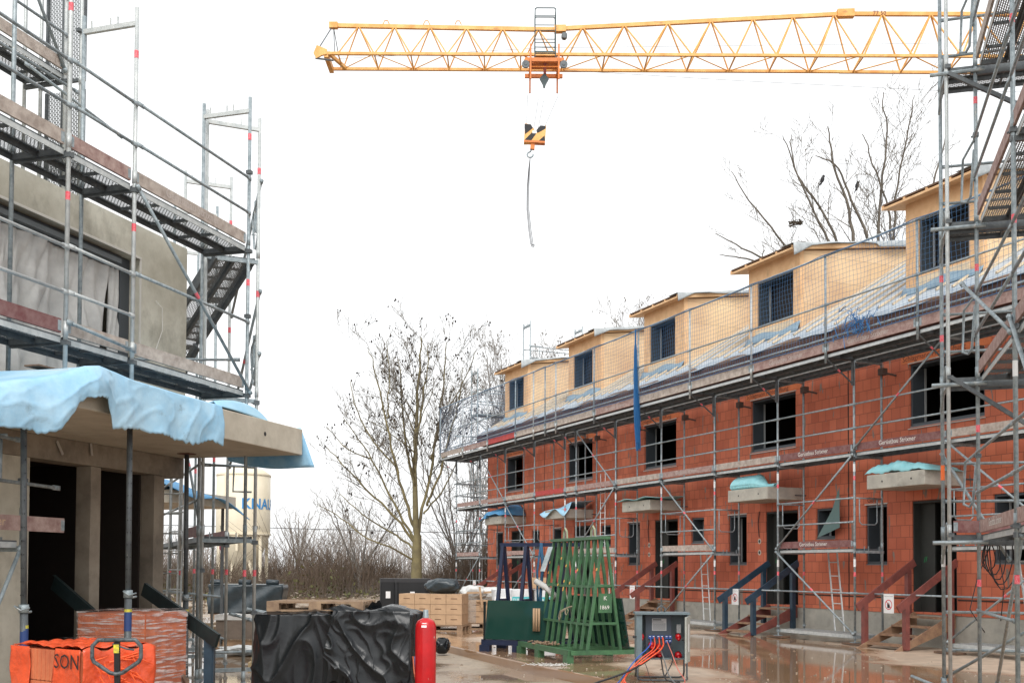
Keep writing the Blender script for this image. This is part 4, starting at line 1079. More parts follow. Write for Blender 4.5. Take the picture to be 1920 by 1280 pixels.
couplers(ts, [(-.05, .33, z) for z in (2, 4, 6, 8)] + [(0, 0, z) for z in (1.93, 3.0, 3.93, 5.05, 5.93, 7.1, 7.93)] + [(-2.97, 0, z) for z in (2, 4, 6)], .035)

# ================================================================ CRANE
cr = thing('tower_crane', 'yellow lattice tower crane jib spanning the white sky, with dark trolley cage', 'crane', (0, 40.25, 20.5), 0)
def jib(mb, x0, x1, z0t, z1t, nodes, w0=.62, rc=.055, rl=.028):
    """nodes: x of top joints; bottom chords at y=-w0 (near), +w0 (far)"""
    T = lambda x: z0t + (z1t - z0t) * (x - x0) / (x1 - x0)
    mb.bar((x0, 0, T(x0)), (x1, 0, T(x1)), .12, .14)
    for y in (-w0, w0): mb.bar((x0, y, 0), (x1, y, 0), .10, .10)
    bx = [(a + b) / 2 for a, b in zip(nodes, nodes[1:])]
    bx = [nodes[0] - (nodes[1] - nodes[0]) / 2] + bx + [nodes[-1] + (nodes[-1] - nodes[-2]) / 2]
    for i, x in enumerate(nodes):
        for y in (-w0, w0):
            mb.tube([(x, 0, T(x)), (bx[i], y, 0)], rl, 5); mb.tube([(x, 0, T(x)), (bx[i + 1], y, 0)], rl, 5)
    for i, x in enumerate(bx):
        if x0 <= x <= x1: mb.tube([(x, -w0, 0), (x, w0, 0)], rl, 5)
        if i < len(bx) - 1: 
            s = 1 if i % 2 else -1
            mb.tube([(x, -w0 * s, 0), (bx[i + 1], w0 * s, 0)], rl * .7, 5)
sc = 40.25 / 2040
XP = lambda px: (px - 960) * sc - .085
n1 = [XP(p) for p in (668, 736, 804, 873, 942, 1010)]
mb = MB(); jib(mb, XP(612), XP(1048), 1.36, 1.24, n1); 
mb.bar((XP(612), -.66, -.05), (XP(612), .66, -.05), .16, .2); mb.bar((XP(616), -.62, .02), (XP(640), .62, .02), .10, .12)
mb.bar((XP(612), 0, 1.36), (XP(628), 0, 1.36), .18, .22)
mb.build('jib_tip_section', crane_yellow, cr)
n2 = [XP(p) for p in (1094, 1173, 1256, 1338, 1418, 1494, 1572)]
mb = MB(); jib(mb, XP(1048), XP(1592), 1.28, 1.90, n2, .64, .06, .032); mb.bar((XP(1040), 0, 1.26), (XP(1062), 0, 1.27), .22, .24); mb.bar((XP(1578), 0, 1.9), (XP(1610), 0, 1.92), .24, .28)
mb.build('jib_middle_section', crane_yellow, cr)
n3 = [XP(p) for p in (1664, 1756, 1846, 1938, 2028, 2118, 2210)]
mb = MB(); jib(mb, XP(1592), XP(2280), 1.90, 1.93, n3, .66, .065, .036); mb.build('jib_root_section', crane_yellow, cr)
mb = MB(); text_mb('77 50', .22, axes((XP(1645), -.075, 1.84), (1, 0, 0), (0, 0, 1)), mb); mb.build('lettering', mat('dark_red_ink', (.16, .04, .04), .7), cr)
for px in (720, 797, 857): 
    mb = MB(); x = XP(px); mb.tube([(x - .12, 0, 1.42), (x - .05, 0, 1.56), (x + .05, 0, 1.56), (x + .12, 0, 1.42)], .02, 5); mb.build('lifting_lug', crane_yellow, cr)
# tip bracket and stay ropes
mb = MB(); x = XP(600); mb.prism([(x - .22, -.02), (x - .1, .28), (x + .05, .22), (x + .28, .12), (x + .28, -.05), (x + .08, -.10), (x - .12, -.22)], -.70, -.62, axis=1)
mb.build('tip_bracket', crane_yellow, cr)
mb = MB(); mb.tube([(XP(596), -.66, .1), (XP(617), 0, 1.3)], .022, 5); mb.tube([(XP(620), 0, 1.3), (XP(628), -.6, 0)], .016, 5); mb.tube([(XP(620), 0, 1.3), (XP(630), .6, 0)], .016, 5)
mb.tube([(XP(600) - .15, -.66, -.2), (XP(606) + .4, -.66, -.28)], .035, 5)
mb.build('stay', steel_dark, cr)
mb = MB(); mb.tube([(XP(630), 0, .1), (XP(1020), 0, .55), (XP(2200), 0, .95)], .007, 4); mb.tube([(XP(1060), .1, -.25), (XP(1400), .1, -.62), (XP(1800), .1, -.98), (XP(2240), .1, -1.0)], .008, 4)
mb.build('hoist_rope', mat('thin_wire', (.2, .2, .2), .5), cr)
mb = MB()
for z in [-20 + i * 1.5 for i in range(17)]:
    for dx in (-.8, .8):
        for dy in (-.8, .8): mb.bar((XP(2240) + dx, dy, z), (XP(2240) + dx, dy, z + 1.5), .14, .14)
    for (a, b) in (((-.8, -.8), (.8, -.8)), ((.8, -.8), (.8, .8)), ((.8, .8), (-.8, .8)), ((-.8, .8), (-.8, -.8))):
        mb.tube([(XP(2240) + a[0], a[1], z), (XP(2240) + b[0], b[1], z + 1.5)], .04, 5); mb.tube([(XP(2240) + a[0], a[1], z), (XP(2240) + b[0], b[1], z)], .04, 5)
mb.build('mast', crane_yellow, cr)
# trolley
tx = XP(1021); mb = MB()
mb.bar((tx - .72, -.66, -.22), (tx + .72, -.66, -.22), .10, .14); mb.bar((tx - .72, .66, -.22), (tx + .72, .66, -.22), .10, .14)
for sx in (-.52, .52):
    mb.bar((tx + sx, -.72, .35), (tx + sx, -.72, -.95), .06, .06); mb.bar((tx + sx, .72, .2), (tx + sx, .72, -.85), .06, .06); mb.bar((tx + sx, -.72, -.2), (tx + sx, .72, -.2), .10, .10)
mb.bar((tx - .78, -.5, -.35), (tx - .40, -.5, -.12), .10, .12); mb.bar((tx + .40, -.5, -.12), (tx + .78, -.5, -.35), .10, .12)
mb.bar((tx - .5, 0, -.1), (tx + .5, 0, -.1), .5, .10); mb.tube([(tx - .52, -.72, -.50), (tx + .52, -.72, -.50)], .02, 5)
tr = mb.build('trolley', crane_orange, cr)
for sx in (-.70, .70):
    mb = MB(); mb.tube([(tx + sx, -.78, -.42), (tx + sx, -.70, -.42)], .14, 14); mb.tube([(tx + sx, -.80, -.42), (tx + sx, -.68, -.42)], .05, 8); mb.build('rope_wheel', steel_dark, tr)
mb = MB(); mb.bar((tx + .02, -.2, -.15), (tx + .02, -.2, -.55), .16, .10, 0); mb.prism([(tx - .17, -.72), (tx + .0, -.52), (tx + .17, -.72), (tx + .06, -.92), (tx + .02, -1.05), (tx - .03, -1.05), (tx - .06, -.92)], -.26, -.14, axis=1, m=1)
mb.build('swivel_plate', [mat('dull_red_steel', (.3, .07, .05), .6), mat('slate_steel', (.05, .08, .085), .5)], tr)
mb = MB(); c0, c1 = tx - .36, tx + .40
for y in (-.68, .0):
    mb.tube([(c0, y, -.12), (c0, y, 1.66), (c0 + .05, y, 1.72), (c1 - .05, y, 1.72), (c1, y, 1.66), (c1, y, -.12)], .02, 6)
    for z in (1.42, .88, .42, .25, .02): mb.tube([(c0, y, z), (c1, y, z)], .016, 5)
for x in (c0, c1):
    for z in (1.70, .88, .02): mb.tube([(x, -.68, z), (x, 0, z)], .016, 5)
mb.bar((c0, -.34, .10), (c1, -.34, .10), .6, .04)
mb.build('service_cage', mat('slate_steel', (.05, .08, .085), .5), tr)
mb = MB(); mb.tube([(XP(1059), -.1, 1.0), (XP(1059), .1, 1.0)], .11, 14); mb.bar((XP(1058), 0, 1.0), (XP(1058), 0, 1.25), .05, .05); mb.build('guide_pulley', steel_dark, cr)
# hook block
hb = thing('hook_block', 'black and yellow striped crane hook block with steel hook, hanging under the trolley', 'hook block', (XP(1003), 40.1, 17.75), R(0))
def HX(px, py): return ((px - 1003) * sc, -(py - 240) * sc)
mb = MB(); mb.prism([HX(983, 260), HX(985, 223), HX(996, 225), HX(1003, 236), HX(1014, 236), HX(1025, 226), HX(1023, 259)], -.10, .10, axis=1); 
pl_ = mb.build('plate', crane_yellow, hb)
mb = MB()
for a in ([(984, 224), (996, 225), (1000, 232), (985, 244)], [(996, 257), (1006, 243), (1000, 238), (983, 256), (983, 259)], [(1024, 228), (1014, 227), (1003, 240), (1010, 241), (1024, 233)], [(1022, 246), (1010, 257), (1023, 257)]):
    mb.face([(HX(*p)[0], -.104, HX(*p)[1]) for p in a]); mb.face([(HX(*p)[0], .104, HX(*p)[1]) for p in a][::-1])
mb.build('stripe', ink, pl_)
mb = MB(); mb.face([(HX(*p)[0], -.107, HX(*p)[1]) for p in ((999, 237), (1007, 237), (1007, 242), (999, 242))]); mb.build('label_plate', sign_white, pl_)
mb = MB(); mb.bar((*[HX(983, 0)[0]], -.0, HX(0, 257)[1]), (HX(1023, 0)[0], 0, HX(0, 259)[1]), .26, .07); mb.bar((HX(1000, 0)[0], 0, HX(0, 259)[1]), (HX(999, 0)[0], 0, HX(0, 271)[1]), .14, .16); mb.build('swivel', crane_orange, hb)
mb = MB(); cx, cz = HX(995, 281); mb.tube([(cx + .11 * math.cos(t), 0, cz + .10 * math.sin(t)) for t in [R(100 + i * 20) for i in range(15)]], .03, 6); mb.tube([(HX(998, 0)[0], 0, HX(0, 270)[1]), (cx, 0, cz + .1)], .03, 6); mb.build('hook', steel, hb, True)
mb = MB()
for (a, b) in (((988, 224), (989.5, 165)), ((1001, 236), (1010, 172)), ((1009, 236), (1020, 176)), ((1022, 228), (1048, 165))):
    p = HX(*a); q = HX(*b); mb.tube([(p[0], 0, p[1]), (q[0], .1, q[1])], .008, 4)
mb.build('hoist_rope', mat('thin_wire', (.2, .2, .2)), hb)
mb = MB()
for dx, ph in ((0, 0), (1.8, .5), (-1.5, 1.)):
    mb.tube([(HX(995 + dx * f, 0)[0] + 0, dx * .02, HX(0, y_)[1]) if False else ((995 + o2 + dx * f - 1003) * sc, dx * .03, -(y_ - 240) * sc) for (y_, o2, f) in ((287, 0, 0), (310, -2, .6), (345, -4, 1), (385, -4, 1.2), (425, 0, 1.4), (452, 4, 1.5))], .013, 5)
    mb.tube([((1001 + dx * 1.4 - 1003) * sc + .03 * math.cos(t), dx * .03, -(454 - 240) * sc + .045 * math.sin(t)) for t in [i * .7 for i in range(8)]], .012, 4)
o = mb.build('chain_sling', mat('dark_chain', (.12, .12, .125), .5, .4)); o.location = hb.location; tag(o, 'long thin chain sling with end hooks dangling from the crane hook', 'chain sling')

# ================================================================ GLASS RACKS
gr = thing('glass_rack', 'green painted steel A-frame glass rack with many slanting bars on the slab edge', 'glass rack', (1.18, 19.2, 0), R(-70.4))
# local x along the rack length (towards lower right of picture), y depth
L2, D2 = 1.20, .66
mb = MB()
for y in (-D2, D2): mb.bar((-L2, y, .17), (L2, y, .17), .08, .09)
for x in (-L2, -.32, .32, L2): mb.bar((x, -D2, .17), (x, D2, .17), .08, .07)
mb.build('base_frame', rack_green, gr)
for x in (-L2 + .08, -.2, L2 - .08):
    for y in (-D2, D2): MB().box(x - .09, x + .09, y - .06, y + .06, 0, .125).build('foot', rack_green, gr)
for i in range(9):
    x = -1.08 + i * .27
    mb = MB(); mb.bar((x, -.30, .2), (x, -.04, 2.05), .045, .045); mb.bar((x, .30, .2), (x, .04, 2.05), .045, .045)
    if i in (0, 8): mb.bar((x, -.24, .64), (x, .24, .64), .05, .04); mb.bar((x, -.15, 1.27), (x, .15, 1.27), .05, .04)
    mb.build('a_frame', rack_green, gr)
mb = MB(); mb.bar((-1.14, 0, 2.07), (1.14, 0, 2.07), .18, .05); mb.build('top_beam', rack_green, gr)
mb = MB(); 
for z, y in ((1.25, .155), (.62, .245)):
    for s_ in (-1, 1): mb.bar((-1.1, s_ * y, z), (1.1, s_ * y, z), .035, .04)
mb.build('cross_rail', rack_green, gr)
mb = MB()
for x in (-.62, .62): mb.tube([(x - .09, 0, 2.09), (x - .07, 0, 2.22), (x, 0, 2.28), (x + .07, 0, 2.22), (x + .09, 0, 2.09)], .018, 6)
mb.build('lifting_eye', mat('worn_lifting_eye', (.30, .33, .22), .6), gr)
mb = MB(); mb.box(1.105, 1.128, -.12, .12, .82, 1.14, 0); pn = mb.build('number_plate', rack_green, gr)
mb = MB(); text_mb('K', .10, axes((1.131, -.035, 1.03), (0, 1, 0), (0, 0, 1)), mb); text_mb('1869', .092, axes((1.131, -.11, .88), (0, 1, 0), (0, 0, 1)), mb); mb.build('lettering', ink_white, pn)
for _ in range(11):
    mb = MB(); i = rnd.randrange(9); x = -1.08 + i * .27; t = rnd.uniform(.5, .92); y = -.30 + .26 * t; z = .2 + 1.85 * t
    mb.bar((x, y - .030, z), (x, y - .018, z + .045), .045, .004, 0, (0, 1, 0))
    mb.build('sticker', mat('orange_sticker', (.65, .36, .08), .6), gr)
mb = MB(); mb.bar((-1.0, -.30, 1.50), (-1.0, -.14, 1.95), .22, .01, 0, (0, 1, 0)); mb.build('label_sheet', mat('white_blue_sheet', (.55, .63, .65), .6, 0, .4, 6), gr)
# glass panes on it
g = thing('glass_pack', 'dark green glass pane pack leaning on the far side of the green rack', 'glass panes', (1.18, 19.2, 0), R(-70.4))
for q in range(5):
    mb = MB(); y0 = .52 + .013 * q
    mb.prism([(y0 - .12, .22), (y0 - .112, .22), (y0 - .255, 1.06), (y0 - .263, 1.06)], -1.12, 1.20 - .02 * q, axis=0); mb.build('pane', glass_green if q == 0 else glass_edge, g)
mb = MB(); 
mb.tube([(.05, -.26, .86), (-.12, -.30, .80), (-.19, -.30, .70), (-.16, -.30, .64), (-.11, -.30, .70), (-.09, -.30, .78), (.1, -.26, .87), (.28, -.25, .90)], .013, 6)
mb.tube([(.05, -.28, .86), (.12, -.30, .76), (.17, -.30, .75), (.20, -.28, .82), (.12, -.27, .86)], .008, 6)
o = mb.build('ratchet_strap', mat('dirty_strap', (.33, .28, .2), .9)); o.location = (1.18, 19.2, 0); o.rotation_euler = (0, 0, R(-70.4)); tag(o, 'dirty beige lashing strap looped on the front of the green rack', 'strap')
mb = MB()
for i in range(60):
    c = V((rnd.gauss(-.35, .18), -.5 + rnd.gauss(0, .08), .22)); mb.tube([c, c + V((rnd.uniform(-.12, .12), rnd.uniform(-.05, .05), rnd.uniform(0, .05)))], .015, 4)
o = mb.build('leaf_litter', mat('brown_litter', (.25, .17, .11), .9)); o.location = (1.18, 19.2, 0); o.rotation_euler = (0, 0, R(-70.4)); tag(o, 'brown leaf and rag litter on the base of the green rack', 'litter', kind='stuff')

br = thing('glass_rack', 'navy blue steel glass rack frame standing behind the green one', 'glass rack', (.42, 20.6, 0), R(-20))
mb = MB(); 
for y in (-.45, .45): mb.bar((-.85, y, .17), (.85, y, .17), .08, .1)
for x in (-.85, 0, .85): mb.bar((x, -.45, .17), (x, .45, .17), .08, .1)
mb.build('base_frame', rack_blue, br)
for x in (-.8, -.15, .8):
    for y in (-.45, .45): MB().box(x - .1, x + .1, y - .07, y + .07, 0, .12).build('foot', rack_blue, br)
for x in (-.62, -.15, .35, .62):
    mb = MB(); mb.bar((x - .04, -.36, .2), (x, -.03, 1.98), .07, .06); mb.bar((x + .04, .36, .2), (x, .03, 1.98), .07, .06); mb.bar((x, -.2, .95), (x, .2, .95), .05, .05); mb.build('a_frame', rack_blue, br)
mb = MB(); mb.bar((-.68, 0, 2.0), (.95, 0, 2.0), .09, .07); mb.build('top_beam', rack_blue, br)
gp = thing('glass_pack', 'wide dark green glass pack leaning on the navy rack', 'glass panes', (.42, 20.6, 0), R(-20))
mb = MB()
for q in range(4): mb = MB(); mb.prism([(-.46 - .014 * q, .23), (-.452 - .014 * q, .23), (-.30 - .014 * q, .95), (-.308 - .014 * q, .95)], -.80, .75, axis=0); mb.build('pane', glass_green, gp)
mb = MB(); mb.box(-.82, -.80, -.52, -.44, .22, .93); mb.build('edge_tape', glass_edge, gp)
mb = MB(); mb.tube([(.18, -.12, 2.03), (.22, -.14, 1.6), (.20, -.2, 1.1), (.22, -.30, .75)], .03, 6, 0); mb.tube([(.18, -.12, 2.03), (.14, -.22, 1.5), (.18, -.3, .9)], .022, 5, 0)
mb.tube([(.12, -.25, 1.32), (.35, -.32, 1.2), (.55, -.35, 1.02)], .06, 6, 1)
for a in (.16, .21, .26): mb.box(a, a + .035, -.53, -.50, .40, .82, 2)
o = mb.build('lashing', [mat('blue_strap', (.02, .085, .17), .8), mat('white_rag', (.55, .54, .52), .8), box_card], None, True); o.location = (.42, 20.6, 0); o.rotation_euler = (0, 0, R(-20)); tag(o, 'blue lashing strap and white roll hanging from the navy rack beam', 'strap')
mb = MB()
for i in range(70):
    c = V((rnd.gauss(.62, .16), rnd.gauss(17.45, .1), .01)); mb.tube([c, c + V((rnd.uniform(-.1, .1), rnd.uniform(-.06, .06), rnd.uniform(0, .04)))], .006, 3)
tag(mb.build('plastic_scraps', film_white), 'tangle of grey plastic strips on the slab below the green rack', 'scraps', kind='stuff')

# ================================================================ POWER CABINET
pc = thing('power_cabinet', 'open grey power distribution cabinet with coloured cables on a tube stand', 'electrical cabinet', (2.10, 15.3, 0), R(-2))
W_, D_ = .36, .17
mb = MB()
for x in (-W_, W_ - .02): mb.box(x, x + .02, -D_, D_, .30, .92)
mb.box(-W_ + .021, W_ - .021, D_ - .02, D_, .30, .92); mb.box(-W_ + .021, W_ - .021, -D_, D_ - .021, .30, .32); mb.box(-W_ - .02, W_ + .02, -D_ - .03, D_ + .02, .921, .95)
mb.box(-W_ + .0205, -W_ + .08, -D_, -D_ + .02, .321, .92)
mb.build('housing', cab_grey, pc)
mb = MB(); mb.box(-.22, .14, -.02, .0, .325, .915); mb.build('socket_panel', cab_in, pc)
mb = MB(); mb.box(-.13, .07, -.026, -.021, .69, .86, 0); mb.box(-.12, .0, -.028, -.0265, .835, .85, 1); mb.box(-.125, .03, -.028, -.0265, .81, .817, 1)
for i in range(9): mb.box(-.12, .06, -.028, -.0265, .70 + i * .011, .704 + i * .011, 1)
mb.build('rating_plate', [mat('aluminium_plate', (.42, .43, .44), .4), ink], pc)
for i, (x, z) in enumerate(((-.16, .60), (-.11, .60), (-.045, .60), (.005, .60), (.07, .60), (.12, .60), (.07, .54), (.12, .54))):
    mb = MB(); mb.box(x - .021, x + .021, -.045, -.021, z - .022, z + .022); mb.box(x - .012, x + .012, -.052, -.0455, z + .006, z + .014, 1); mb.build('blue_socket', [mat('blue_socket_plastic', (.02, .07, .30), .45), sign_white], pc)
for x, z, r in ((-.14, .50, .045), (-.04, .48, .04), (-.12, .38, .05), (-.03, .38, .045), (.23, .36, .05), (.23, .62, .04), (-.28, .62, .035)):
    mb = MB(); mb.tube([(x, -.02, z), (x, -.10, z - .02)], r, 12); mb.tube([(x, -.10, z - .02), (x, -.15, z - .05)], r * .5, 10); mb.build('red_socket', red_paint, pc, True)
mb = MB(); mb.box(.21, .27, -.05, .0, .66, .78); mb.build('meter', mat('grey_plastic', (.25, .26, .26), .5), pc)
dr = MB(); dr.box(0, .36, -.012, .012, .28, .90); o = dr.build('door', mat('pale_door_paint', (.40, .42, .38), .5, 0, .2, 8), pc); o.location = (W_ + .01, -D_ - .01, 0); o.rotation_euler = (0, 0, R(-105))
mb = MB(); mb.box(.12, .20, .013, .0145, .42, .80); q = mb.build('door_label', sign_white, o)
mb = MB(); mb.tube([(.3, -.02, .60), (.3, -.06, .60)], .018, 8); mb.build('handle', ink, o)
mb = MB(); mb.tube([(-W_ - .03, -D_, .61), (-W_ - .03, -D_ - .07, .61)], .015, 8); mb.box(-W_ - .05, -W_, -D_ - .02, -D_ + .02, .595, .625); mb.build('latch', ink, pc)
mb = MB()
for x in (-W_ + .02, W_ - .02):
    mb.tube([(x, -D_ + .02, .30), (x, -D_ + .02, .10), (x, -D_ - .02, .03)], .014, 6); mb.tube([(x, D_, .30), (x, D_, .10), (x, D_ + .1, .03)], .014, 6)
for y in (-D_ - .02, D_ + .1): mb.tube([(-W_ + .02, y, .03), (-W_ + .08, y, .015), (W_ - .08, y, .015), (W_ - .02, y, .03)], .014, 6)
mb.tube([(-.04, 0, .95), (-.06, 0, 1.0), (0, 0, 1.04), (.06, 0, 1.0), (.04, 0, .95)], .012, 6)
mb.build('tube_stand', steel_dark, pc, True)
def cable(label, pts, m, r=.009):
    # smooth the path
    P = [V(p) for p in pts]
    for _ in range(2):
        Q = [P[0]]
        for a, b in zip(P, P[1:]): Q += [a.lerp(b, .25), a.lerp(b, .75)]
        P = Q + [P[-1]]
    mb = MB(); mb.tube(P, r, 6); o = mb.build('cable', m, None, True); return tag(o, label, 'cable')
cx, cy = 2.10, 15.25
cable('bright blue cable leaving the top left socket of the open cabinet', [(cx - .16, cy - .06, .60), (cx - .18, cy - .25, .5), (cx - .42, cy - .4, .32), (cx - .62, cy - .5, .05), (cx - .75, cy - .9, .01), (cx - .9, 13.9, -.02)], cable_blue)
cable('orange red cable from the second socket of the open cabinet', [(cx - .11, cy - .06, .60), (cx - .12, cy - .25, .46), (cx - .35, cy - .38, .33), (cx - .58, cy - .5, .1), (cx - .62, cy - .9, .01), (cx - .6, 13.9, .01)], cable_red)
cable('orange red cable from the third socket of the open cabinet', [(cx - .045, cy - .06, .60), (cx - .06, cy - .25, .48), (cx - .28, cy - .38, .34), (cx - .55, cy - .48, .12), (cx - .66, cy - .8, .01), (cx - .8, 13.8, .01)], cable_red)
cable('orange red cable from the fourth socket of the open cabinet', [(cx + .005, cy - .06, .60), (cx - .0, cy - .25, .47), (cx - .25, cy - .4, .32), (cx - .6, cy - .5, .1), (cx - .58, cy - 1.0, .01), (cx - .3, 13.7, .01)], cable_red, .011)
cable('thick black cable sweeping left from the cabinet to the picture bottom', [(cx - .1, cy - .15, .38), (cx - .3, cy - .4, .27), (cx - .6, cy - .6, .14), (cx - 1.1, cy - .9, .02), (cx - 1.4, 13.9, -.10), (cx - 1.7, 13.3, -.14)], cable_black, .014)
cable('salmon cable falling right from the lower socket of the cabinet', [(cx + .07, cy - .06, .54), (cx + .12, cy - .3, .35), (cx + .17, cy - .35, .18), (cx + .28, cy - .5, .02), (cx + .1, cy - .7, .012), (cx - .2, cy - .6, .012), (cx - .3, cy - .8, .012)], mat('salmon_cable', (.62, .17, .13), .5), .007)
cable('pale grey cable falling from the cabinet middle to the ground', [(cx - .04, cy - .1, .46), (cx - .0, cy - .3, .3), (cx + .04, cy - .32, .12), (cx + .10, cy - .6, .01), (cx + .14, cy - 1.2, .01)], cable_grey, .010)
cable('thin black cable looping below the left of the cabinet', [(cx - .28, cy - .1, .32), (cx - .24, cy - .3, .2), (cx - .2, cy - .3, .04), (cx - .15, cy - .4, .01)], cable_black, .005)
cable('black cable looping below the middle of the cabinet', [(cx - .03, cy - .14, .34), (cx - .02, cy - .3, .12), (cx + .02, cy - .35, .02), (cx + .2, cy - .4, .01)], cable_black, .010)
cable('dark cable knot crossing under the right part of the cabinet', [(cx + .12, cy - .06, .54), (cx + .13, cy - .25, .3), (cx + .04, cy - .3, .15), (cx - .02, cy - .35, .06), (cx + .1, cy - .4, .01), (cx + .2, cy - .3, .01)], cable_black, .008)
cable('long orange cable lying along the wet ground at the picture bottom', [(cx + .3, 14.75, .012), (cx + .1, 14.35, .012), (cx - .5, 14.25, .012), (cx - 1.2, 13.8, -.13), (.3, 13.2, -.14)], cable_red, .009)
cb = MB(); r5 = random.Random(9)
for i in range(5):
    c = V((5.25, 13.6, 2.2)) + V((.05 * i, 0, 0)); rr = .12 + .04 * i
    cb.tube([c + V((rr * .7 * math.cos(t), .03 * math.sin(t * 2 + i), -.3 + rr * 1.6 * math.sin(t))) for t in [q * .5 for q in range(14)]], .008, 5)
cb.tube([(5.3, 13.6, 2.1), (5.1, 13.6, 1.6), (5.0, 13.6, 1.2), (5.2, 13.62, .9)], .007, 5); cb.tube([(5.35, 13.6, 2.1), (5.45, 13.6, 1.5), (5.4, 13.6, 1.05)], .007, 5)
for v_ in range(len(cb.v)): cb.v[v_] = (cb.v[v_][0] + .95, cb.v[v_][1] + .55, cb.v[v_][2] - .15)
tag(cb.build('cable_coil', cable_black, None, True), 'tangled coil of black cable hanging on a post of the near right tower', 'cable')

# ================================================================ GAS CYLINDER AND TARP PILE
gc = thing('gas_cylinder', 'tall glossy red gas cylinder standing beside the black sheeted pile', 'gas cylinder', (-.905, 11.5, -.15), 0)
mb = MB(); mb.lathe(0, 0, [(.001, 0), (.10, 0), (.11, .02), (.11, 1.06), (.104, 1.11), (.085, 1.145), (.05, 1.165), (.03, 1.175)], 28); mb.build('body', red_paint, gc, True)
mb = MB(); mb.lathe(0, 0, [(.032, 1.172), (.032, 1.20), (.028, 1.205), (.028, 1.255), (.02, 1.26), (.001, 1.26)], 16); mb.build('valve_cap', steel, gc, True)
mb = MB(); mb.grid(lambda u, v: (.1115 * math.sin(-.35 + .5 * u) * (1 - .13 * v), -.1115 * math.cos(-.35 + .5 * u) * (1 - .13 * v), 1.08 + .045 * v), 6, 2); mb.build('label', sign_white, gc)
tp = thing('sheeted_pile', 'pile of goods under a crumpled shiny black plastic sheet', 'sheeted pile', (-1.95, 12.5, -.15), R(-2))
def crumple(p, k=1.):
    q = V(p)
    w = mn.noise(q * 1.1) * .7
    def ridge(x, y, z, e): return (1 - abs(mn.noise(V((x, y, z))))) ** e
    return (mn.noise(q * 1.6) * .035 + ridge(q.x * 3.2 + w, q.y * 3.2, q.z * .7 + w, 6) * .030 + ridge(q.x * 1.5 + q.z * 1.9, q.y * 1.5, q.z * 1.2 - q.x + w, 10) * .024 + ridge(q.x * 8 + w * 3, q.y * 8, q.z * 2.2, 5) * .009) * k
def tarp(u, v):
    """rounded-box drape: v from centre top to hem; u around"""
    a = u * 2 * math.pi; hx, hy = .86, .50
    c, s_ = math.cos(a), math.sin(a); k = 1 / (abs(c / hx) ** 9 + abs(s_ / hy) ** 9) ** (1 / 9)
    ex, ey = c * k, s_ * k
    if v < .4:
        t = v / .4; z = 1.20 + crumple((ex * t, ey * t, 1), .8)
        return (ex * t, ey * t, z - .03 * t ** 6)
    t = (v - .4) / .6; z = 1.18 - t * (1.12 - (.40 * math.exp(-((a - 4.75) / .40) ** 2)))
    q = 1 + .05 * t + .02 * math.sin(a * 9 + 1) * t * t
    n = crumple((ex, ey * 1.3, z * .7), 1.3)
    return (ex * q + c * n, ey * q + s_ * n, max(z, .01))
mb = MB(); mb.grid(tarp, 420, 110); mb.build('black_sheet', foil_black, tp, True)
MB().box(-.80, .80, -.44, .44, .02, 1.10).build('load', mat('black_void_goods', (.015, .014, .013), .9), tp)
mb = MB()   # draped spare corner with folds and a standing lobe
def lobe(u, v):
    x = .02 + .84 * u; f = 1.2 * crumple((x * .8, v * .9, 4.))
    if v < .3: return (x - .08, -.2 - .33 * v / .3, 1.245 + .03 * math.sin(u * 9) + f * .5)
    t = (v - .3) / .7; return (x - .1 * t * (1 - u), -.565 - .05 * t - f, 1.23 - t * (.50 + .35 * math.sin(u * 2.6)))
mb.grid(lobe, 140, 70)
mb.grid(lambda u, v: (.22 + .30 * u, -.1 + .06 * math.sin(u * 5), 1.22 + .16 * v * (u if u < .75 else (1 - u) * 3) + .02 * math.sin(u * 17)), 14, 6)
mb.grid(lambda u, v: (-.86 - .14 * math.sin(v * 3) * u, -.3 + .5 * u, 1.1 - v * .9 + .03 * math.sin(u * 9)), 10, 14)
mb.build('sheet_fold', foil_black, tp, True)
mb = MB()
for i, (dx, m_) in enumerate(((0, 0), (.02, 1), (.035, 0))):
    P = [V((.86 + dx, -.42, .72)), V((.90 + dx, -.60, .45)), V((1.05 + dx, -.78, .25)), V((1.3 + dx, -1.2, .06)), V((1.5 + dx, -1.6, .02))]
    for _ in range(2):
        Q = [P[0]]
        for a, b in zip(P, P[1:]): Q += [a.lerp(b, .3), a.lerp(b, .7)]
        P = Q + [P[-1]]
    mb.tube(P, .009, 6, m_)
o = mb.build('gas_hose', [mat('orange_hose', (.7, .17, .08), .5), mat('lilac_hose', (.22, .18, .4), .5)], None, True); o.location = tp.location; tag(o, 'thin orange and lilac hoses drooping past the red gas cylinder', 'hose')
def pallet(label, loc, rz, lx=1.2, ly=.8, h=.144, m=tile_m, group='timber pallets'):
    r_ = thing('pallet', label, 'pallet', loc, rz, group)
    mb = MB(); n = 5; w = ly / (n * 1.45)
    for i in range(n):
        y = -ly / 2 + (ly - w) * i / (n - 1); mb.box(-lx / 2, lx / 2, y, y + w, h - .022, h)
    for x in (-lx / 2, -.07, lx / 2 - .14): mb.box(x, x + .14, -ly / 2, ly / 2, h - .044, h - .0225)
    mb.build('top_boards', m, r_)
    mb = MB()
    for x in (-lx / 2, -.07, lx / 2 - .14):
        for y in (-ly / 2, -.05, ly / 2 - .1): mb.box(x, x + .14, y, y + .1, .022, h - .0445)
    mb.build('blocks', m, r_)
    mb = MB()
    for y in (-ly / 2, -.05, ly / 2 - .1): mb.box(-lx / 2, lx / 2, y, y + .1, 0, .0215)
    mb.build('bottom_boards', m, r_)
    return r_
pallet('empty timber pallet lying on top of the black sheeted pile', (-2.18, 12.55, 1.055), R(-4), 1.1, .7, .115)

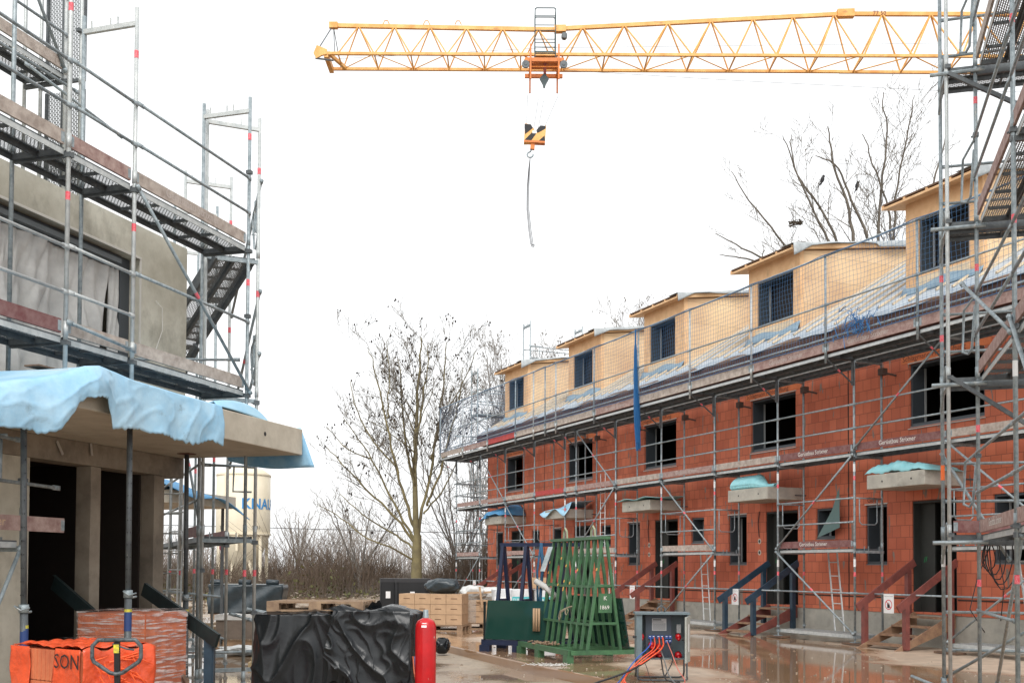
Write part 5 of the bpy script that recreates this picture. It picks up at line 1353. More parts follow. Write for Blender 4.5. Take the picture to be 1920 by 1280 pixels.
# ================================================================ GOODS IN THE MIDDLE
pallet('timber pallet under the left stack of cartons', (-1.95, 27.35, 0), R(-9), 1.65, .9)
pallet('timber pallet under the wrapped carton stack nearer the sacks', (-.72, 28.3, 0), R(8), 1.0, .8)
def cartons(x0, y0, rz, nx, ny, nz, w, d, h, z0, label, group, skip=()):
    ca, sa = math.cos(rz), math.sin(rz)
    mb = MB(); mb.box(-w / 2 + .004, w / 2 - .004, -d / 2 + .004, d / 2 - .004, .002, h - .003, 0)
    mb.box(-w / 2 + .02, w / 2 - .02, -.03, .03, h - .003, h - .0015, 1)
    mb.bar((-.08, -d / 2 + .002, h * .55), (.08, -d / 2 + .002, h * .55), .004, .02, 2, (0, 0, 1))
    mb.bar((-w / 2 + .01, 0 - d / 2 + .003, .004), (w / 2 - .01, -d / 2 + .003, .004), .003, .006, 3)
    me = mb.build('carton', [box_card, mat('packing_tape', (.42, .28, .17), .3), mat('brown_print', (.16, .09, .05), .8), mat('box_crease', (.2, .13, .08), .8)], None, bevel=.004)
    first = True
    for k in range(nz):
        for j in range(ny):
            for i in range(nx):
                if (i, j, k) in skip: continue
                if 0 < i < nx - 1 and 0 < j < ny - 1 and k < nz - 1: continue
                o = me if first else me.copy()
                if not first: COL.objects.link(o)
                first = False
                lx = (i - (nx - 1) / 2) * w; ly = (j - (ny - 1) / 2) * d
                o.location = (x0 + ca * lx - sa * ly, y0 + sa * lx + ca * ly, z0 + k * h); o.rotation_euler = (0, 0, rz + rnd.uniform(-.012, .012))
                tag(o, label, 'carton', group)
cartons(-1.95, 27.35, R(-9), 4, 2, 3, .40, .42, .255, .146, 'brown carton in the three layer stack behind the gas cylinder', 'cartons of the left pallet stack')
cartons(-.72, 28.3, R(8), 2, 2, 2, .47, .38, .30, .146, 'brown carton in the film wrapped two layer stack below the white bundles', 'cartons of the wrapped pallet stack')
cartons(.62, 25.9, R(10), 1, 1, 1, .42, .4, .26, 1.08, 'single brown carton standing on the big white sacks', 'single carton')
r6 = random.Random(5)
def lump(name, label, cat, loc, sx, sy, sz, m, seed_, group=None, rough=.12, nu=34, nv=20):
    rr_ = random.Random(seed_); ph = [rr_.uniform(0, 6) for _ in range(8)]
    def f(u, v):
        a = u * 2 * math.pi; b = v * math.pi; k = 1 + rough * math.sin(a * 3 + ph[0] + b * 2) + rough * .6 * math.sin(a * 7 + ph[1] - b * 5) + rough * .35 * math.sin(a * 13 + b * 11 + ph[2])
        x = math.copysign(abs(math.cos(a)) ** .6, math.cos(a)); y = math.copysign(abs(math.sin(a)) ** .6, math.sin(a)); s_ = math.sin(b) ** .6
        return (sx * x * s_ * k, sy * y * s_ * k, max(0, sz * (1 - math.cos(b)) / 2 * 1.0 * (1 + .4 * (k - 1))))
    mb = MB(); mb.grid(lambda u, v: f(u, 1 - v), nu, nv); o = mb.build(name, m, None, True); o.location = loc
    return tag(o, label, cat, group)
lump('wrapped_bundle', 'white film wrapped bundle on the wrapped cartons, left of the sacks', 'wrapped bundle', (-.98, 28.2, .75), .32, .35, .34, film_white, 1)
lump('wrapped_bundle', 'white film wrapped bundle on the wrapped cartons, nearest the sacks', 'wrapped bundle', (-.50, 28.3, .75), .30, .35, .30, film_white, 2)
mb = MB(); mb.grid(lambda u, v: (-1.22 + 1.0 * u, 27.86 - .03 * math.sin(u * 9) + .14 * u, .15 + .64 * v + .02 * math.sin(u * 12)), 20, 12)
tag(mb.build('stretch_film', mat('clear_stretch_film', (.7, .68, .64), .2, 0, .3, 8, None, .7, 12, alpha=.35), None, True), 'clear stretch film around the two layer carton stack', 'film')
mb = MB(); mb.box(-.9, -.55, 27.84, 27.86, .70, .74); mb.bar((-1.15, 27.8, .92), (-.3, 27.95, .95), .01, .05); mb.bar((-.75, 27.8, .55), (-.82, 27.82, 1.08), .01, .05)
tag(mb.build('strap_band', box_card), 'brown band tied across the white wrapped bundles', 'strap')
for i, (x, y, z, rz, lab, c_) in enumerate(((-.22, 26.3, 0, .1, 'big white sack with blue print at the left of the navy rack', 0), (.25, 26.2, 0, -.05, 'big white sack with turquoise print seen through the navy rack', 1), (.78, 26.0, 0, .1, 'big white sack with turquoise band, nearest the green rack', 1))):
    r_ = thing('big_sack', lab, 'sack', (x, y, z), rz, 'big white sacks')
    mb = MB(); hw = .25
    mb.grid(lambda u, v: (hw * math.copysign(min(1, abs(math.cos(u * 6.283)) * 1.25) , math.cos(u * 6.283)) * (1 + .05 * math.sin(v * 7)), .3 * math.copysign(min(1, abs(math.sin(u * 6.283)) * 1.25), math.sin(u * 6.283)) * (1 + .04 * math.sin(v * 9)), 1.04 * v), 40, 14)
    mb.face([(-hw, -.3, 1.03), (hw, -.3, 1.03), (hw, .3, 1.06), (-hw, .3, 1.05)])
    mb.build('bag', mat('white_sack_fabric', (.68, .70, .72), .6, 0, .15, 5, None, .4, 10), r_, True)
    mb = MB(); mb.grid(lambda u, v: (-.22 + .44 * u, -.318, .74 + .14 * v), 6, 2, 0); text_mb('EUROPOR' if c_ else 'CYKLON', .085, axes((-.2, -.322, .78), (1, 0, 0), (0, 0, 1)), mb, 1)
    mb.build('print', [mat('turquoise_print', (.05, .42, .46), .6) if c_ else sign_white, sign_white if c_ else ink_blue], r_)
for i, (x, y, w, lab) in enumerate(((-3.28, 29.1, .22, 'narrow black plastic container at the left of the pair behind the cartons'), (-2.62, 28.9, .46, 'wide black plastic container right of its narrow twin behind the cartons'))):
    r_ = thing('plastic_container', lab, 'container', (x, y, 0), .05)
    mb = MB(); 
    def cf(u, v, w=w): 
        a = u * 6.283; return (w * math.copysign(min(1, abs(math.cos(a)) * 1.35), math.cos(a)), .35 * math.copysign(min(1, abs(math.sin(a)) * 1.35), math.sin(a)), 1.2 * v)
    mb.grid(cf, 44, 4); mb.build('body', mat('black_container_plastic', (.012, .013, .015), .35), r_, True)
    mb = MB(); mb.grid(lambda u, v: (lambda p: (p[0] * 1.03, p[1] * 1.03, 1.17 + .1 * v))(cf(u, 0)), 44, 1); mb.face([(p[0] * 1.03, p[1] * 1.03, 1.27) for p in [cf(q / 24, 0) for q in range(24)]])
    mb.build('lid', mat('black_lid_plastic', (.03, .03, .033), .4), r_)
    mb = MB(); mb.box(-.06, .06, -.356, -.352, .75, .93); mb.build('label', sign_white, r_)
lump('plastic_bag', 'crumpled black plastic bag lying on the cartons beside the black containers', 'plastic bag', (-1.72, 27.4, .915), .42, .36, .36, foil_grey, 8, rough=.10)
lump('plastic_bag', 'small black plastic bag on the slab edge behind the gas cylinder', 'plastic bag', (-1.35, 21.3, -.12), .14, .16, .3, foil_black, 10)
lump('plastic_bag', 'small pale plastic bag beside the red stair post behind the cabinet', 'plastic bag', (3.4, 24.3, .0), .22, .2, .3, film_white, 14)
# wrapped long pack on pallets behind the scaffold, left
wp = thing('sheeted_pack', 'long pack under a dark grey sheet standing before the silo', 'sheeted pile', (-7.15, 29.6, -.15), R(4))
mb = MB(); mb.grid(lambda u, v: (-.98 + 1.96 * u + .02 * math.sin(v * 9), -.55 + (.04 * math.sin(u * 11 + v * 6)), 1.22 - .76 * v), 40, 14); mb.grid(lambda u, v: (-.98 + 1.96 * u, -.55 + 1.1 * v, 1.22 + .03 * math.sin(v * 3)), 10, 6); mb.grid(lambda u, v: (.98 + .02 * math.sin(v * 9), -.55 + 1.1 * u, 1.22 - .7 * v), 8, 8)
mb.build('grey_sheet', foil_grey, wp, True, solid=.004)
mb = MB(); mb.box(-.92, .92, -.5, .5, .30, 1.18); mb.build('boards', mat('brown_board_stack', (.34, .22, .13), .8, 0, .3, 4), wp)
for i, x in enumerate((-.78, -.02, .72)):
    mb = MB(); mb.tube([(x - .16, -.3, 1.30), (x + .16, -.35, 1.29)], .07, 12); mb.tube([(x + .161, -.35, 1.29), (x + .165, -.35, 1.29)], .05, 12, 1)
    o = mb.build('sheet_roll', [foil_grey, ink], None, True); o.location = wp.location; tag(o, ['rolled dark sheet at the left end of the grey sheeted pack', 'rolled dark sheet in the middle on the grey sheeted pack', 'rolled dark sheet at the right end of the grey sheeted pack'][i], 'roll', 'rolled sheets on the grey pack')
wq = thing('wrapped_pack', 'brown film wrapped timber pack on the ground in front of the grey sheeted pack', 'wrapped pack', (-5.75, 24.3, -.15), R(4))
mb = MB(); mb.box(-.75, .75, -.4, .4, .12, .62); mb.build('timber', mat('taupe_film', (.20, .16, .13), .4, 0, .3, 4, None, .6, 8), wq)
mb = MB(); mb.grid(lambda u, v: (-.78 + 1.56 * u, -.42 - .02 * math.sin(u * 15), .66 - .12 * v), 20, 3); mb.grid(lambda u, v: (-.78 + 1.56 * u, -.42 + .84 * v, .65 + .015 * math.sin(u * 13)), 20, 6); mb.build('white_film', film_white, wq, True)
wr = thing('timber_boards', 'pale yellow board stack lying on the ground between the scaffold feet', 'boards', (-3.95, 19.0, -.15), R(5))
for i in range(3): MB().box(-.55 + .05 * i, .5, -.5, .5, .01 + i * .09, .09 + i * .09).build('board', mat('pale_yellow_board', (.60, .46, .26), .6), wr)
lump('plastic_sheet', 'crumpled white plastic sheet on the ground between the stair scaffold feet', 'plastic sheet', (-4.9, 21.2, -.15), .7, .5, .16, film_white, 21, rough=.2)

# ================================================================ SILO
si = thing('mortar_silo', 'cream dry mortar silo with blue lettering on slanting legs', 'silo', (-12.66, 51.2, -.1), 0)
mb = MB(); mb.lathe(0, 0, [(.3, 6.35), (.9, 6.25), (1.24, 6.0), (1.25, 3.2), (.42, .95), (.3, .9), (.3, .45)], 40); mb.build('tank', silo_m, si, True)
mb = MB(); mb.lathe(0, 0, [(1.25, 3.22), (1.285, 3.22), (1.285, 3.14), (1.22, 3.12)], 40); mb.build('ring', silo_m, si); mb = MB(); mb.lathe(0, 0, [(1.25, 5.98), (1.27, 5.98), (1.27, 5.92), (1.25, 5.90)], 40); mb.build('ring', silo_m, si)
for a in (35, 145, 215, 325):
    ar = R(a); mb = MB(); mb.bar((1.18 * math.cos(ar), 1.18 * math.sin(ar), 3.3), (1.20 * math.cos(ar), 1.05 * math.sin(ar), -.1), .13, .13); mb.build('leg', silo_m, si)
mb = MB(); mb.bar((.95, -.75, .0), (.2, -.5, 2.9), .14, .1); mb.bar((-.55, -.7, .0), (-.2, -.5, 2.9), .14, .1); mb.bar((-.95, -.68, .75), (.0, -.68, .75), .07, .07); mb.bar((.05, -1.24, 2.4), (.05, -1.24, 3.2), .3, .1); mb.bar((-.55, -1.13, 3.2), (-.55, -1.13, 6.0), .1, .1)
mb.build('brace', silo_m, si)
def bend(r, th0, z0):
    return lambda p: ((r) * math.sin(th0 + p.x / r), -(r) * math.cos(th0 + p.x / r), z0 + p.y)
mb = MB(); text_mb('KNAUF', .68, None, mb, bend=bend(1.262, .16, 4.35), weight=.02)
text_mb('KNAUF', .68, None, mb, bend=bend(1.262, -2.9, 4.35), weight=.02); mb.build('lettering', ink_blue, si)
mb = MB(); text_mb('3131', .22, None, mb, bend=bend(1.262, -.75, 3.4)); text_mb('3131', .22, None, mb, bend=bend(1.262, .55, 3.4)); mb.build('number', ink, si)
mb = MB(); mb.face([(-.78 + .12 * math.cos(t), -.62 - .2, 2.55 + .15 * math.sin(t)) for t in [i * .52 for i in range(12)]]); mb.build('round_sign', mat('maroon_sign', (.2, .02, .05), .6), si)

# ================================================================ LEFT FOREGROUND PACKS
def brick_pack(label, loc, rz, w, d, h, nx, ny, nz):
    """individually copied clay blocks in a stack"""
    bw, bd, bh = w / nx, d / ny, h / nz
    mb = MB(); g = .002; mb.box(-bw / 2 + g, bw / 2 - g, -bd / 2 + g, bd / 2 - g, g, bh - g, 0)
    n = 9
    for i in range(n):   # ribs
        x = -bw / 2 + bw * (i + .5) / n
        mb.box(x - .006, x + .006, -bd / 2 - .002, -bd / 2 + g, g, bh - g, 0); mb.box(x - .006, x + .006, bd / 2 - g, bd / 2 + .002, g, bh - g, 0)
    n = 7
    for i in range(n):
        y = -bd / 2 + bd * (i + .5) / n
        mb.box(bw / 2 - g, bw / 2 + .002, y - .006, y + .006, g, bh - g, 0); mb.box(-bw / 2 - .002, -bw / 2 + g, y - .006, y + .006, g, bh - g, 0)
    ca, sa = math.cos(rz), math.sin(rz)
    o0 = mb.build('clay_block', mat('clay_block_face', (.66, .20, .085), .85, 0, .35, 4, (.48, .13, .06), .2, 40)); first = True
    for k in range(nz):
        for j in range(ny):
            for i in range(nx):
                if 0 < i < nx - 1 and 0 < j < ny - 1 and k < nz - 1: continue
                o = o0 if first else o0.copy()
                if not first: COL.objects.link(o)
                first = False
                lx = (i + .5) * bw; ly = (j + .5) * bd
                o.location = (loc[0] + ca * lx - sa * ly, loc[1] + sa * lx + ca * ly, loc[2] + k * bh); o.rotation_euler = (0, 0, rz)
                tag(o, label, 'clay block', 'clay blocks of the film wrapped stack')
# stack: near corner at (-4.11,12.2); faces run along dL (right) and nL (left)
SR = math.pi / 2 - R(17)      # local x = dL, local y = nL
brick_pack('red clay block in the clear wrapped stack beneath the porch', (-4.10, 12.2, .0), SR, .80, .90, 1.02, 4, 3, 4)
pallet('timber pallet beneath the clear wrapped clay block stack', (-4.10 + .4 * math.sin(R(17)) - .45 * math.cos(R(17)), 12.2 + .4 * math.cos(R(17)) + .45 * math.sin(R(17)), -.147), SR + math.pi / 2, 1.0, .85)
mb = MB()
film = mat('clear_crinkled_film', (.78, .70, .68), .15, 0, 0, 8, None, .9, 16)
def film_setup():
    nt = film.node_tree; N = nt.nodes; b = N['Principled BSDF']; tc = N.new('ShaderNodeTexCoord'); mp = N.new('ShaderNodeMapping'); mp.inputs['Scale'].default_value = (3, 3, 42); mp.inputs['Rotation'].default_value = (.12, .1, 0)
    nt.links.new(tc.outputs['Object'], mp.inputs[0]); n = N.new('ShaderNodeTexNoise'); n.inputs['Scale'].default_value = 1.0; n.inputs['Detail'].default_value = 5; nt.links.new(mp.outputs[0], n.inputs['Vector'])
    r = N.new('ShaderNodeValToRGB'); r.color_ramp.elements[0].position = .48; r.color_ramp.elements[0].color = (.06,) * 3 + (1,); r.color_ramp.elements[1].position = .66; r.color_ramp.elements[1].color = (.85,) * 3 + (1,)
    nt.links.new(n.outputs['Fac'], r.inputs['Fac']); nt.links.new(r.outputs['Color'], b.inputs['Alpha'])
film_setup()
def ffs(u, v, side):
    z = 1.04 - 1.0 * v
    w = .012 + .006 * math.sin(u * 21 + v * 9) + .02 * max(0, v - .5)
    return (.81 * u - .005, -w, z) if side == 0 else (-w, .91 * u - .005, z)
mb.grid(lambda u, v: ffs(u, v, 0), 24, 24); mb.grid(lambda u, v: ffs(u, v, 1), 24, 24); mb.grid(lambda u, v: (.81 * u, .91 * v, 1.038 + .018 * abs(math.sin(u * 9 + v * 14))), 24, 24)
o = mb.build('stretch_film', film, None, True); o.location = (-4.10, 12.2, 0); o.rotation_euler = (0, 0, SR); tag(o, 'clear crinkled stretch film round the red clay block stack', 'film')

op = thing('brick_pack', 'clay block pack in torn orange printed film behind the pallet truck handle', 'brick pack', (-3.08, 7.82, -.15), 0)
A_ = V((-.74, .50, 0)); B_v = V((.30, .42, 0))   # edges to the left and to the right back corners
A_ = A_.normalized() * .86; B_v = V((.56, .83, 0)).normalized() * .62
hT = 1.10
def pbox(mb, a0, a1, b0, b1, z0, z1, m=0):
    M = Matrix(((A_.x / .86, B_v.x / .62, 0, 0), (A_.y / .86, B_v.y / .62, 0, 0), (0, 0, 1, 0), (0, 0, 0, 1)))
    mb.box(a0, a1, b0, b1, z0, z1, m, M)
def ppt(a, b, z): return A_ / .86 * a + B_v / .62 * b + V((0, 0, z))
mb = MB()
for k in range(4):
    for i in range(5): pbox(mb, .004 + i * .172, .17 + i * .172, .01, .60, .15 + k * .235, .15 + k * .235 + .23)
for k in range(4):
    for i in range(16):
        a = .02 + i * .0537; pbox(mb, a, a + .02, .006, .012, .155 + k * .235, .38 + k * .235)
mb.build('blocks', MATS['clay_block_face'], op)
mb = MB()
def of(u, v, face):
    z = hT * (1 - v) + .14 * v; w = .010 + .007 * math.sin(u * 13 + v * 11) + .010 * abs(math.sin(u * 7 - v * 13)) * u
    if face == 0:   # left-facing film in two strips around the tear
        return ppt(.86 * u, -w, z)
    if face == 1: return ppt(-w * 1.2, .62 * u, z + .02 * math.sin(u * 16 + v * 3) * (1 - v))
    return ppt(.86 * u, .62 * v, hT + .008 + .010 * math.sin(u * 11 + v * 17) + .012 * abs(math.sin(u * 23 - v * 9)))
mb.grid(lambda u, v: of(u * (.36 + .1 * v), v, 0), 20, 26); mb.grid(lambda u, v: of(.72 - .12 * (v > .5) * (v - .5) + u * (.28 + .12 * (v > .5) * (v - .5)), v, 0), 20, 26)
mb.grid(lambda u, v: of(u, v, 1), 30, 26); mb.grid(lambda u, v: of(u, v, 2), 30, 24)
fo = mb.build('orange_film', film_orange, op, True, solid=.003)
mb = MB(); r7 = random.Random(3)
for i in range(26):   # crumpled gathers at the tied corner
    b0 = r7.uniform(.05, .45); z0_ = r7.uniform(.80, 1.05); l = r7.uniform(.08, .22); an = r7.uniform(-1.3, .3)
    P = [ppt(-.030 - .012 * math.sin(t * 3), max(.0, min(.6, b0 + l * t * math.cos(an))), z0_ + l * t * math.sin(an)) for t in (0, .33, .66, 1)]
    mb.tube(P, .007, 5, 0, True, .002)
mb.build('film_crease', mat('bright_orange_film', (.85, .12, .03), .25), fo)
mb = MB(); text_mb('SON', .15, axes(ppt(.30, -.022, .96), -A_, (0, 0, 1)), mb); text_mb('SC', .17, axes(ppt(.80, -.022, .60), -A_, (0, 0, 1)), mb, weight=.01)
text_mb('SCHLAGMANN', .10, axes(ppt(.10, .40, hT + .04), A_ * .9 + V((0, 0, 0)), -B_v), mb); mb.build('lettering', ink, fo)
MB_ = MB(); pbox(MB_, .0, .86, .0, .62, .10, .145); pbox(MB_, .0, .86, .0, .09, .0, .10); pbox(MB_, .0, .86, .53, .62, .0, .10); MB_.build('pallet_base', tile_m, op)

pt = thing('pallet_truck', 'black hand pallet truck whose looped handle stands before the orange pack', 'pallet truck', (-1.99, 5.5, -.15), R(8))
mb = MB(); hx = .118; zt = 1.33
P = [(-.06, 0, zt), (-.09, 0, zt), (-hx, 0, zt - .03), (-hx, 0, zt - .09), (-hx + .01, 0, zt - .11), (-.03, 0, zt - .165), (0, 0, zt - .172), (.03, 0, zt - .165), (hx - .01, 0, zt - .11), (hx, 0, zt - .09), (hx, 0, zt - .03), (.09, 0, zt), (.06, 0, zt), (-.06, 0, zt)]
mb.tube(P, .0105, 8); mb.tube([(-.02, -.003, zt - .02), (.05, -.004, zt - .045), (.085, 0, zt - .05)], .005, 6)
mb.build('handle', mat('scuffed_black_grip', (.025, .03, .035), .4, 0, .5, 40, (.10, .12, .13)), pt, True)
mb = MB(); mb.bar((0, .005, zt - .01), (0, .12, .35), .034, .025); mb.build('stem', mat('black_gloss_paint', (.01, .011, .013), .35), pt)
mb = MB(); mb.bar((0, -.012, zt - .022), (0, -.009, zt - .065), .026, .003, 0, (0, 1, 0)); mb.build('sticker', yellow_tape, pt)
mb = MB(); mb.tube([(0, .12, .12), (0, .12, .42)], .05, 12); mb.box(-.14, .14, .16, .28, .16, .34); mb.build('pump', MATS['black_gloss_paint'], pt)
for x in (-.19, .19): MB().box(x - .08, x + .08, .28, 1.35, .09, .14).build('fork', crane_orange, pt)
for x in (-.06, .06): mb = MB(); mb.tube([(x - .025, .12, .09), (x + .025, .12, .09)], .09, 16); mb.build('wheel', ink, pt)

# left porch stair with dark boards
ps = thing('wooden_stairs', 'dark green and blue board stair rails at the left porch, behind the clay block stack', 'stairs', (-3.60, 13.0, -.15), 0, 'wooden stairs up to the house doors')
mb = MB(); mb.bar((-1.0, .62, 1.42), (.14, -.16, .83), .04, .17); mb.build('handrail', board_green, ps)
mb = MB(); mb.bar((-1.95, .2, 1.5), (-1.3, -.2, 1.1), .04, .17); mb.bar((-1.95, .2, 1.59), (-1.3, -.2, 1.19), .042, .012, 0); mb.build('handrail', board_green, ps)
mb = MB(); mb.box(-.05, .05, -.06, .05, 0, .84); mb.box(.051, .066, -.05, .03, 0, .84); mb.build('post', board_blue, ps)
mb = MB(); mb.bar((-.7, .5, .65), (.0, -.5, .05), .04, .25); mb.build('stringer', wood_dark, ps)
for i in range(3): MB().bar((-1.3 + .2 * i, .15 - .25 * i, .5 - .17 * i), (-.5 + .2 * i, .45 - .25 * i, .5 - .17 * i), .26, .04).build('step', wood_tread, ps)

# ================================================================ TREES
def grow(mb, p, d, r, L, depth, rng, seeds=None, up=.25, nside=5, minr=.006, twigs=None, spread=.55, wob=.12):
    """wandering branch with side shoots"""
    n = max(3, int(L / .45)); pts = [p.copy()]; dirs = []; q = p.copy(); dd = d.normalized()
    for i in range(n):
        dd = (dd + V((rng.gauss(0, wob), rng.gauss(0, wob), rng.gauss(0, wob * .6) + up * .12))).normalized(); q = q + dd * (L / n); pts.append(q.copy()); dirs.append(dd.copy())
    tgt = mb if r > .03 or twigs is None else twigs
    tgt.tube(pts, max(r, minr), nside if r > .04 else 3, 0, False, max(minr, r * .30))
    if depth <= 0:
        if seeds is not None:
            if rng.random() < .16: seeds.append(pts[-1 - rng.randrange(2)])
        return
    k = max(2, int(L / (.20 if depth == 1 else .34)))
    for i in range(k):
        t = .22 + .78 * (i + rng.random()) / k; j = min(n - 1, int(t * n)); b = pts[j].lerp(pts[j + 1], t * n - j if t * n - j < 1 else 1); bd = dirs[j]
        side = bd.cross(V((rng.gauss(0, 1), rng.gauss(0, 1), rng.gauss(0, 1)))).normalized()
        nd = (bd * (1 - spread * .5) + side * spread + V((0, 0, up * .8))).normalized()
        grow(mb, b, nd, max(minr, r * (1 - .62 * t) * .42), L * rng.uniform(.40, .70) * (1.1 - .4 * t), depth - 1, rng, seeds, up, nside, minr, twigs, spread, wob)
def path_limb(mb, pts, r0, r1, rng, depth, seeds, twigs, Lf=.42, up=.35, start=.25, spread=.62, every=.75):
    P = [V(p) for p in pts]
    for _ in range(2):
        Q = [P[0]]
        for a, b in zip(P, P[1:]): Q += [a.lerp(b, .25), a.lerp(b, .75)]
        P = Q + [P[-1]]
    P = [p + V((rng.gauss(0, .03), rng.gauss(0, .03), 0)) for p in P]
    mb.tube(P, r0, 8, 0, False, r1)
    tot = sum((b - a).length for a, b in zip(P, P[1:])); acc = 0; nxt = tot * start
    for a, b in zip(P, P[1:]):
        l = (b - a).length
        while acc + l > nxt:
            f = (nxt - acc) / l; c = a.lerp(b, f); t = nxt / tot; bd = (b - a).normalized()
            side = bd.cross(V((rng.gauss(0, 1), rng.gauss(0, 1), rng.gauss(0, 1)))).normalized()
            nd = (bd * .75 + side * spread + V((0, 0, up * .5))).normalized()
            grow(mb, c, nd, (r0 + (r1 - r0) * t) * .42, tot * Lf * (1.15 - .6 * t) * rng.uniform(.6, 1.15), depth, rng, seeds, up, 5, .0078, twigs, spread, .13)
            nxt += every * rng.uniform(.5, 1.5)
        acc += l
def seed_mesh(pts, rng, s=.055):
    mb = MB()
    for p in pts:
        for _ in range(rng.choice((1, 1, 2, 3))):
            c = p + V((rng.gauss(0, .06), rng.gauss(0, .06), rng.gauss(-.05, .07))); a = s * rng.uniform(.5, 1.25)
            v = [c + V((0, 0, a * 1.2)), c + V((a * .7, 0, 0)), c + V((0, a * .7, 0)), c + V((-a * .7, 0, 0)), c + V((0, -a * .7, 0)), c - V((0, 0, a * 1.2))]
            b = len(mb.v); mb.v += [tuple(x) for x in v]
            for f in ((0, 1, 2), (0, 2, 3), (0, 3, 4), (0, 4, 1), (5, 2, 1), (5, 3, 2), (5, 4, 3), (5, 1, 4)): mb.f.append(tuple(b + i for i in f)); mb.m.append(0)
    return mb
def tree(name, label, loc, limbs, trunk, rt, seed_, depth=2, pods=True, barkm=bark, group='bare trees', twm=None, **kw):
    rng = random.Random(seed_); r_ = thing(name, label, 'tree', loc, 0, group); L0 = V(loc)
    tb = MB(); tw = MB(); sd = []
    tb.tube([V(p) - L0 for p in trunk], rt, 12, 0, False, rt * .62)
    lb_ = MB()
    for pts, r0, r1 in limbs: path_limb(lb_, [V(p) - L0 for p in pts], r0, r1, rng, depth, sd if pods else None, tw, **kw)
    tb.build('trunk', barkm, r_, True); lb_.build('limb', barkm, r_, True); tw.build('crown', twm or twig, r_)
    if pods: o_ = seed_mesh([p for p in sd], rng).build('seed_pods', seed if twm is None else twm, r_); o_['kind'] = 'stuff'
    return r_
Y = 47
big = [
    ([(-4.1, Y, 3.1), (-3.85, Y + .1, 4.6), (-3.45, Y + .3, 7.0), (-3.1, Y + .3, 9.8), (-2.9, Y + .2, 12.4)], 0.090, 0.015),
    ([(-4.1, Y, 3.0), (-4.2, Y - .2, 5.3), (-4.2, Y, 8.0), (-4.1, Y, 10.2), (-4.0, Y + .2, 12.6)], .150, 0.015),
    ([(-4.18, Y, 5.2), (-4.5, Y + .4, 6.6), (-4.85, Y + .6, 8.8), (-5.0, Y + .4, 11.6)], 0.078, 0.017),
    ([(-4.18, Y, 7.4), (-4.0, Y - .5, 8.6), (-3.7, Y - .7, 10.2), (-3.6, Y - .7, 12.0)], 0.062, 0.014),
    ([(-4.15, Y, 3.2), (-4.5, Y - .3, 4.6), (-5.0, Y - .5, 6.4), (-5.4, Y - .6, 8.6), (-5.9, Y - .6, 10.6), (-6.2, Y - .6, 11.9)], 0.078, 0.014),
    ([(-4.2, Y, 2.9), (-5.0, Y + .2, 4.4), (-5.8, Y + .2, 6.2), (-6.6, Y + .3, 7.6), (-7.4, Y + .3, 8.8)], 0.066, 0.011),
    ([(-4.2, Y, 2.8), (-5.2, Y - .4, 4.3), (-6.3, Y - .5, 5.3), (-7.4, Y - .6, 6.6), (-8.0, Y - .6, 7.3)], 0.070, 0.013),
    ([(-4.2, Y, 2.5), (-5.2, Y + .6, 3.3), (-6.4, Y + .7, 4.0), (-7.6, Y + .8, 5.2)], 0.062, 0.013),
    ([(-4.2, Y, 2.0), (-5.1, Y - .9, 2.6), (-6.2, Y - 1.0, 3.0), (-7.4, Y - 1., 4.1), (-8.2, Y - 1, 4.5)], 0.055, 0.010),
    ([(-3.7, Y, 4.6), (-3.2, Y - .5, 5.8), (-2.7, Y - .6, 7.6), (-2.3, Y - .6, 9.4), (-2.1, Y - .6, 11.0)], 0.062, 0.014),
    ([(-3.8, Y, 4.2), (-3.0, Y + .5, 5.4), (-2.4, Y + .6, 6.8), (-2.0, Y + .6, 8.4)], 0.047, 0.008),
    ([(-3.5, Y, 6.8), (-3.2, Y + .9, 8.4), (-2.6, Y + 1., 10.4)], 0.047, 0.013),
    ([(-3.3, Y + .2, 8.2), (-2.5, Y, 9.6), (-1.9, Y, 11.0), (-1.6, Y, 12.0)], 0.039, 0.010),
    ([(-5.0, Y - .5, 6.4), (-6.1, Y - .3, 7.6), (-6.8, Y - .3, 9.2), (-7.0, Y - .3, 10.4)], 0.047, 0.010),
    ([(-6.2, Y + .2, 6.8), (-7.2, Y, 7.2), (-8.1, Y, 8.3)], 0.039, 0.008),
    ([(-5.4, Y - .6, 8.6), (-5.2, Y - .9, 10.2), (-5.4, Y - .9, 12.2)], 0.039, 0.008),
]
tree('bare_tree', 'large bare tree with olive bark and dark seed pods, in the middle of the picture', (-4.1, 47, .3), big, [(-4.05, 47, .2), (-4.12, 47, 1.3), (-4.1, 47, 3.2)], .30, 12, depth=2, Lf=.34, every=.44, group='bare trees').scale = (1, 1, .92)
